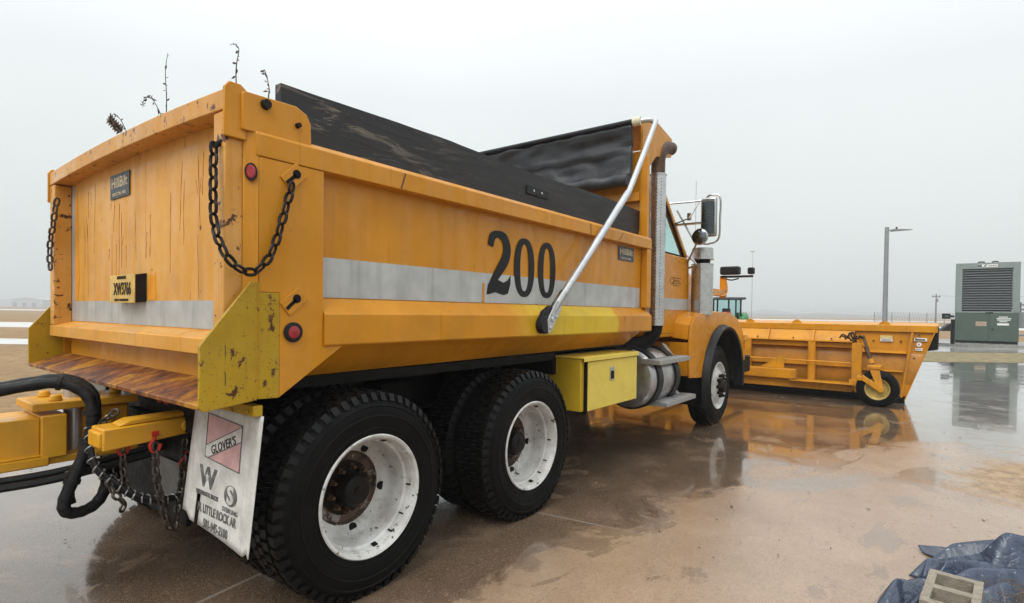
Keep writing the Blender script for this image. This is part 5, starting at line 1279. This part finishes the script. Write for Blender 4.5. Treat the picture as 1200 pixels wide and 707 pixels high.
# ------------------------------------------------------------------ tractor
tr = yth('farm_tractor', 34, 13.35, 'green farm tractor with a glazed cab parked beyond the plow', 'tractor')
mb = MB(); mb.box(-1.0, .5, -.9, 1.1, .75, 1.35); mb.box(-.55, .25, 1.0, 3.0, .9, 1.6); mb.build('body', M['tractorgreen'], tr, bevel=.05)
mb = MB()
for (x, y) in ((-1.0, -.75), (.55, -.75), (-1.0, .75), (.55, .75), (-.25, -.75)): mb.box(x-.05, x+.05, y-.05, y+.05, 1.35, 2.72)
mb.box(-1.05, .6, -.8, .8, 1.30, 1.42); cbf = mb.build('cab_frame', M['void'], tr)
mb = MB(); mb.box(-1.2, .85, -1.0, 1.0, 2.72, 2.88); mb.build('cab_roof', simple('tractor_roof_dark', (.04, .05, .045), .6), tr, bevel=.05)
mb = MB(); mb.box(-.98, .53, -.74, -.73, 1.42, 2.72); mb.box(-.98, .53, .73, .74, 1.42, 2.72); mb.box(.53, .54, -.73, .73, 1.42, 2.72); mb.box(-.99, -.98, -.73, .73, 1.42, 2.72); mb.build('cab_glass', M['glass'], tr)
mb = MB(); mb.box(-.5, .0, -.2, .3, 1.4, 2.1); mb.build('seat', M['black'], tr, bevel=.05)
for s in (-1, 1):
    cx_ = -.25+s*1.0; c0 = Vector((cx_, -.1, .85))
    mb = MB(); mb.lathe([(.4, -.22), (.78, -.24), (.84, -.18), (.84, .18), (.78, .24), (.4, .22)], c0, 'x', 32, True)
    for i in range(22):
        for q_ in (-1, 1):
            t0 = 2*math.pi*(i+(.5 if q_ > 0 else 0))/22; t1 = t0+.1
            mb.hexa([c0+Vector((a_, r_*math.cos(t), r_*math.sin(t))) for r_, t, a_ in ((.83, t0, 0), (.83, t1, 0), (.83, t1+.12, q_*.22), (.83, t0+.12, q_*.22))], [c0+Vector((a_, r_*math.cos(t), r_*math.sin(t))) for r_, t, a_ in ((.90, t0, 0), (.90, t1, 0), (.89, t1+.12, q_*.22), (.89, t0+.12, q_*.22))])
    wt = thing_part('rear_wheel', tr, c0); mb.build('tyre', M['tyre'], wt)
    mb = MB(); mb.lathe([(.42, .15), (.36, .0), (.1, .0), (0, .05)], c0, 'x', 24); mb.build('rim', simple('tractor_rim_yellow', (.5, .36, .03), .5), wt)
    c1 = Vector((-.25+s*.8, 2.5, .5)); mb = MB(); mb.lathe([(.25, -.15), (.48, -.16), (.51, -.1), (.51, .1), (.48, .16), (.25, .15)], c1, 'x', 28, True); wt = thing_part('front_wheel', tr, c1); mb.build('tyre', M['tyre'], wt)
    mb = MB()
    A = [R(160-130*k/10) for k in range(11)]; vs = []
    for a_ in A:
        for xx in (-.3, .3): vs.append((cx_+xx, -.1+.98*math.cos(a_)*-1, .85+.98*math.sin(a_)))
    mb.add(vs, [(i*2, i*2+1, i*2+3, i*2+2) for i in range(10)]); fo = mb.build('fender', M['tractorgreen'], tr); fo.modifiers.new('t', 'SOLIDIFY').thickness = .05
mb = MB(); mb.box(-.62, -.14, -1.02, -.95, 1.42, 1.85); mb.build('warning_triangle', M['redpaint'], tr, bevel=.05)

tr.scale = (.86, .86, .86); tr.rotation_euler.z += R(-10)
# ------------------------------------------------------------------ far buildings
def bld(d, l, w_, h_, dp, mat, label, roof=None):
    b = yth('hangar' if h_ > 5 else 'shed', d, l, label, 'building')
    mb = MB(); mb.box(-w_/2, w_/2, 0, dp, 0, h_); mb.build('wall', mat, b)
    mb = MB(); mb.prism([(-w_/2-.3, h_+.02), (w_/2+.3, h_+.02), (w_*.25, h_+w_*.04+.3), (0, h_+w_*.06+.4), (-w_*.25, h_+w_*.04+.3)], 'y', -.3, dp+.3); mb.build('roof', roof or M['bldg'], b)
    mb = MB()
    for k in range(max(1, int(w_/9))): mb.box(-w_/2+2+k*9, -w_/2+6+k*9, -.12, -.01, .0, h_*.6)
    mb.build('door', M['bldgdark'], b)
    return b
bld(520, -455, 30, 7, 25, M['bldg'], 'white hangar on the far left, leftmost of the far buildings')
bld(560, -440, 16, 6, 16, M['bldgdark'], 'dark far shed behind the leftmost white hangar')
bld(600, -452, 22, 4.6, 16, M['bldg'], 'low white shed between the far left hangars')
bld(650, -462, 46, 5.5, 20, M['bldg'], 'long low pale hangar nearest the tailgate on the far left')
bld(900, 412, 60, 7, 30, M['bldg'], 'wide pale hangar on the horizon right of the tractor')
bld(900, 500, 40, 5, 20, M['bldgdark'], 'dark low shed on the horizon above the left half of the plow')
bld(1000, 484, 50, 6, 24, M['bldg'], 'pale hangar on the horizon above the middle of the plow')
bld(800, 528, 14, 4, 8, M['bldgdark'], 'small dark hut on the horizon left of the street lamp')
bld(1100, 840, 60, 8, 24, M['bldg'], 'pale hangar on the horizon between the street lamp and the utility pole')
# perimeter fence
for (d, l0, l1, lab) in ((95, 62, 86, 'grey chain link fence on the field left of the generator'), ):
    fc = yth('chain_link_fence', d, l0, lab, 'fence'); n_ = int((l1-l0)/3)
    mb = MB()
    for k in range(n_+1): mb.cyl((k*3, 0, 0), (k*3, 0, 2.2), .05, n=6)
    mb.build('posts', M['fence'], fc)
    mb = MB()
    for z in (.1, .7, 1.3, 1.9, 2.15): mb.cyl((0, 0, z), (n_*3, 0, z), .018, n=4)
    for k in range(n_*6): mb.cyl((k*.5, 0, .1), (k*.5+.5, 0, 2.15), .009, n=3); mb.cyl((k*.5+.5, 0, .1), (k*.5, 0, 2.15), .009, n=3)
    mb.build('mesh', M['fence'], fc)

# ------------------------------------------------------------------ concrete block on a plastic sheet
bk = thing('concrete_block', (1.40, -3.52, .012), 'hollow grey concrete block lying on crumpled navy plastic sheeting', 'concrete block', rz=R(0))
bk.rotation_euler = (R(0), R(0), R(-5))
mb = MB()
Lb, Wb, Hb, t_ = .40, .20, .19, .032
holes = [(-.095, .125), (.095, .125)]
X_ = [-.2, -.160, -.022, .022, .160, .2]; Y_ = [-.1, -.068, .068, .1]
solid = lambda i, j: not (j == 1 and i in (1, 3))
for i in range(5):
    for j in range(3):
        if solid(i, j):
            x0, x1, y0, y1 = X_[i], X_[i+1], Y_[j], Y_[j+1]
            o = len(mb.v); mb.v += [(x0, y0, 0), (x1, y0, 0), (x1, y1, 0), (x0, y1, 0), (x0, y0, Hb), (x1, y0, Hb), (x1, y1, Hb), (x0, y1, Hb)]
            F = [(3, 2, 1, 0), (4, 5, 6, 7)]
            if j == 0 or not solid(i, j-1): F.append((0, 1, 5, 4))
            if j == 2 or not solid(i, j+1): F.append((2, 3, 7, 6))
            if i == 0 or not solid(i-1, j): F.append((3, 0, 4, 7))
            if i == 4 or not solid(i+1, j): F.append((1, 2, 6, 5))
            for f_ in F: mb.f.append(tuple(o+k for k in f_)); mb.mi.append(0)
bo = mb.build('block', M['block'], bk, smooth=0)
bm = bmesh.new(); bm.from_mesh(bo.data); bmesh.ops.remove_doubles(bm, verts=bm.verts, dist=.0005); bmesh.ops.subdivide_edges(bm, edges=bm.edges, cuts=3, use_grid_fill=True)
for v in bm.verts: v.co += Vector([noise.noise(v.co*30+Vector((k*9, 0, 0)))*.0022 for k in range(3)])
bm.to_mesh(bo.data); bm.free(); bo.name = 'block_body'
# crumpled sheet: faceted folds (coarse jittered net, creased and subdivided)
def fold_sheet(cx, cy, rx, ry, h, rot, nu, nv, seed):
    random.seed(seed); c_, s_ = math.cos(rot), math.sin(rot); vs = []; fs = []
    for j in range(nv+1):
        ridge = random.uniform(.55, 1.0) if j % 2 else random.uniform(.02, .22)
        for i in range(nu+1):
            u_, v_ = i/nu*2-1, j/nv*2-1
            e = min(1, 3.2*(1-abs(u_)))*min(1, 2.6*(1-abs(v_)))
            rim = i in (0, nu) or j in (0, nv)
            k_ = 1-.32*(abs(u_)**4)
            x = (u_+random.uniform(-.42, .42)/nu)*rx; y = (v_*k_+random.uniform(-.42, .42)/nv)*ry+.10*ry*math.sin(i*.9+seed)
            z = .010+h*e*(ridge*random.uniform(.6, 1.15)+random.uniform(-.10, .22)) if not rim else .008+random.random()*.02
            vs.append((cx+x*c_-y*s_, cy+x*s_+y*c_, max(.009, z)))
    for j in range(nv):
        for i in range(nu):
            a = j*(nu+1)+i; b, c2, d = a+1, a+nu+2, a+nu+1
            fs += [(a, b, c2), (a, c2, d)] if random.random() < .5 else [(a, b, d), (b, c2, d)]
    return vs, fs
mb = MB()
for a in ((2.50, -4.08, .68, .24, .30, R(-70), 9, 5, 3), (2.02, -3.88, .56, .22, .17, R(-58), 8, 5, 11), (1.60, -3.41, .28, .13, .15, R(-24), 6, 4, 5),
          (1.42, -3.86, .48, .18, .17, R(-20), 8, 5, 17), (1.27, -3.42, .42, .14, .08, R(-4), 7, 4, 23), (2.12, -3.64, .32, .12, .15, R(-50), 6, 4, 31)):
    mb.add(*fold_sheet(*a))
o = mb.build('plastic_sheet', M['sheet'], smooth=180)
ca_ = o.data.attributes.new('crease_edge', 'FLOAT', 'EDGE')
for e_ in ca_.data: e_.value = .5
sb = o.modifiers.new('subd', 'SUBSURF'); sb.levels = 3; sb.render_levels = 3
sl_ = o.modifiers.new('thick', 'SOLIDIFY'); sl_.thickness = .003
tag(o, 'crumpled navy plastic sheeting on the wet ground under the concrete block', 'plastic sheet')
mb = MB(); random.seed(9)
for _ in range(200):
    p = Vector((random.gauss(1.82, .06), random.gauss(-3.74, .05), random.uniform(.05, .12))); q_ = p+Vector((random.uniform(-.06, .06), random.uniform(-.06, .06), random.uniform(-.02, .03)))
    mb.tube([p, (p+q_)/2+Vector((0, 0, random.uniform(0, .015))), q_], .0011, 3, 1, caps=False)
tag(mb.build('dry_grass', simple('straw_brown', (.17, .11, .055), .8, 0, .4, 20, 0), smooth=0), kind='stuff')

# ------------------------------------------------------------------ leaf bits on the ground
random.seed(21); mb = MB()
def bit(x, y, s_):
    a = random.uniform(0, 6.28); c_, si = math.cos(a), math.sin(a); l_ = s_; w_ = s_*random.uniform(.12, .45)
    pts = [(-l_, 0, .004), (-.2*l_, w_, .008), (l_, .1*w_, .005), (0, -w_, .006)]
    mb.add([(x+p[0]*c_-p[1]*si, y+p[0]*si+p[1]*c_, .006+p[2]*random.uniform(.6, 1.6)) for p in pts], [(0, 1, 2, 3)])
for _ in range(230):
    d = random.uniform(3.2, 9.5); l_ = random.uniform(.15, .88)*d; p = YD(d, l_)
    if p.y > -1.45: continue
    bit(p.x, p.y, random.uniform(.004, .013) if random.random() < .9 else random.uniform(.016, .03))
for _ in range(40):
    p = (random.uniform(-1.2, .4), random.uniform(-.4, 3.5)); bit(p[0], p[1], random.uniform(.006, .015))
tag(mb.build('leaf_litter', M['leafm'], smooth=0), kind='stuff')
# pebbles near the sandy patch
random.seed(4); mb = MB()
for _ in range(260):
    p = Vector((random.gauss(4.3, .8), random.gauss(-4.1, .45), 0)); r_ = random.uniform(.003, .009)
    mb.add([(p.x+r_*random.uniform(.6, 1.3)*math.cos(t), p.y+r_*random.uniform(.6, 1.2)*math.sin(t), .004) for t in (0, 1.2, 2.5, 3.8, 5)]+[(p.x, p.y, .004+r_*.8)], [(k, (k+1) % 5, 5) for k in range(5)])
tag(mb.build('gravel', simple('pebble', (.30, .22, .14), .8), smooth=0), kind='stuff')

# ------------------------------------------------------------------ haze (drizzle in the air)
HAZE = 1
if HAZE:
    mb = MB(); pts = [YD(-80, -3600), YD(-80, 3600), YD(3600, 3600), YD(3600, -3600)]
    mb.add([(p.x, p.y, -1) for p in pts]+[(p.x, p.y, 55) for p in pts], [(0, 1, 2, 3), (7, 6, 5, 4), (0, 4, 5, 1), (1, 5, 6, 2), (2, 6, 7, 3), (3, 7, 4, 0)])
    hm = bpy.data.materials.new('haze_air'); hm.use_nodes = True; t = hm.node_tree; t.nodes.clear()
    oo = t.nodes.new('ShaderNodeOutputMaterial'); pv = t.nodes.new('ShaderNodeVolumePrincipled')
    pv.inputs['Color'].default_value = (.99, 1, 1, 1); pv.inputs['Density'].default_value = .0015; pv.inputs['Anisotropy'].default_value = .1
    t.links.new(pv.outputs[0], oo.inputs['Volume'])
    ho = mb.build('haze', hm, smooth=0); tag(ho, kind='stuff')
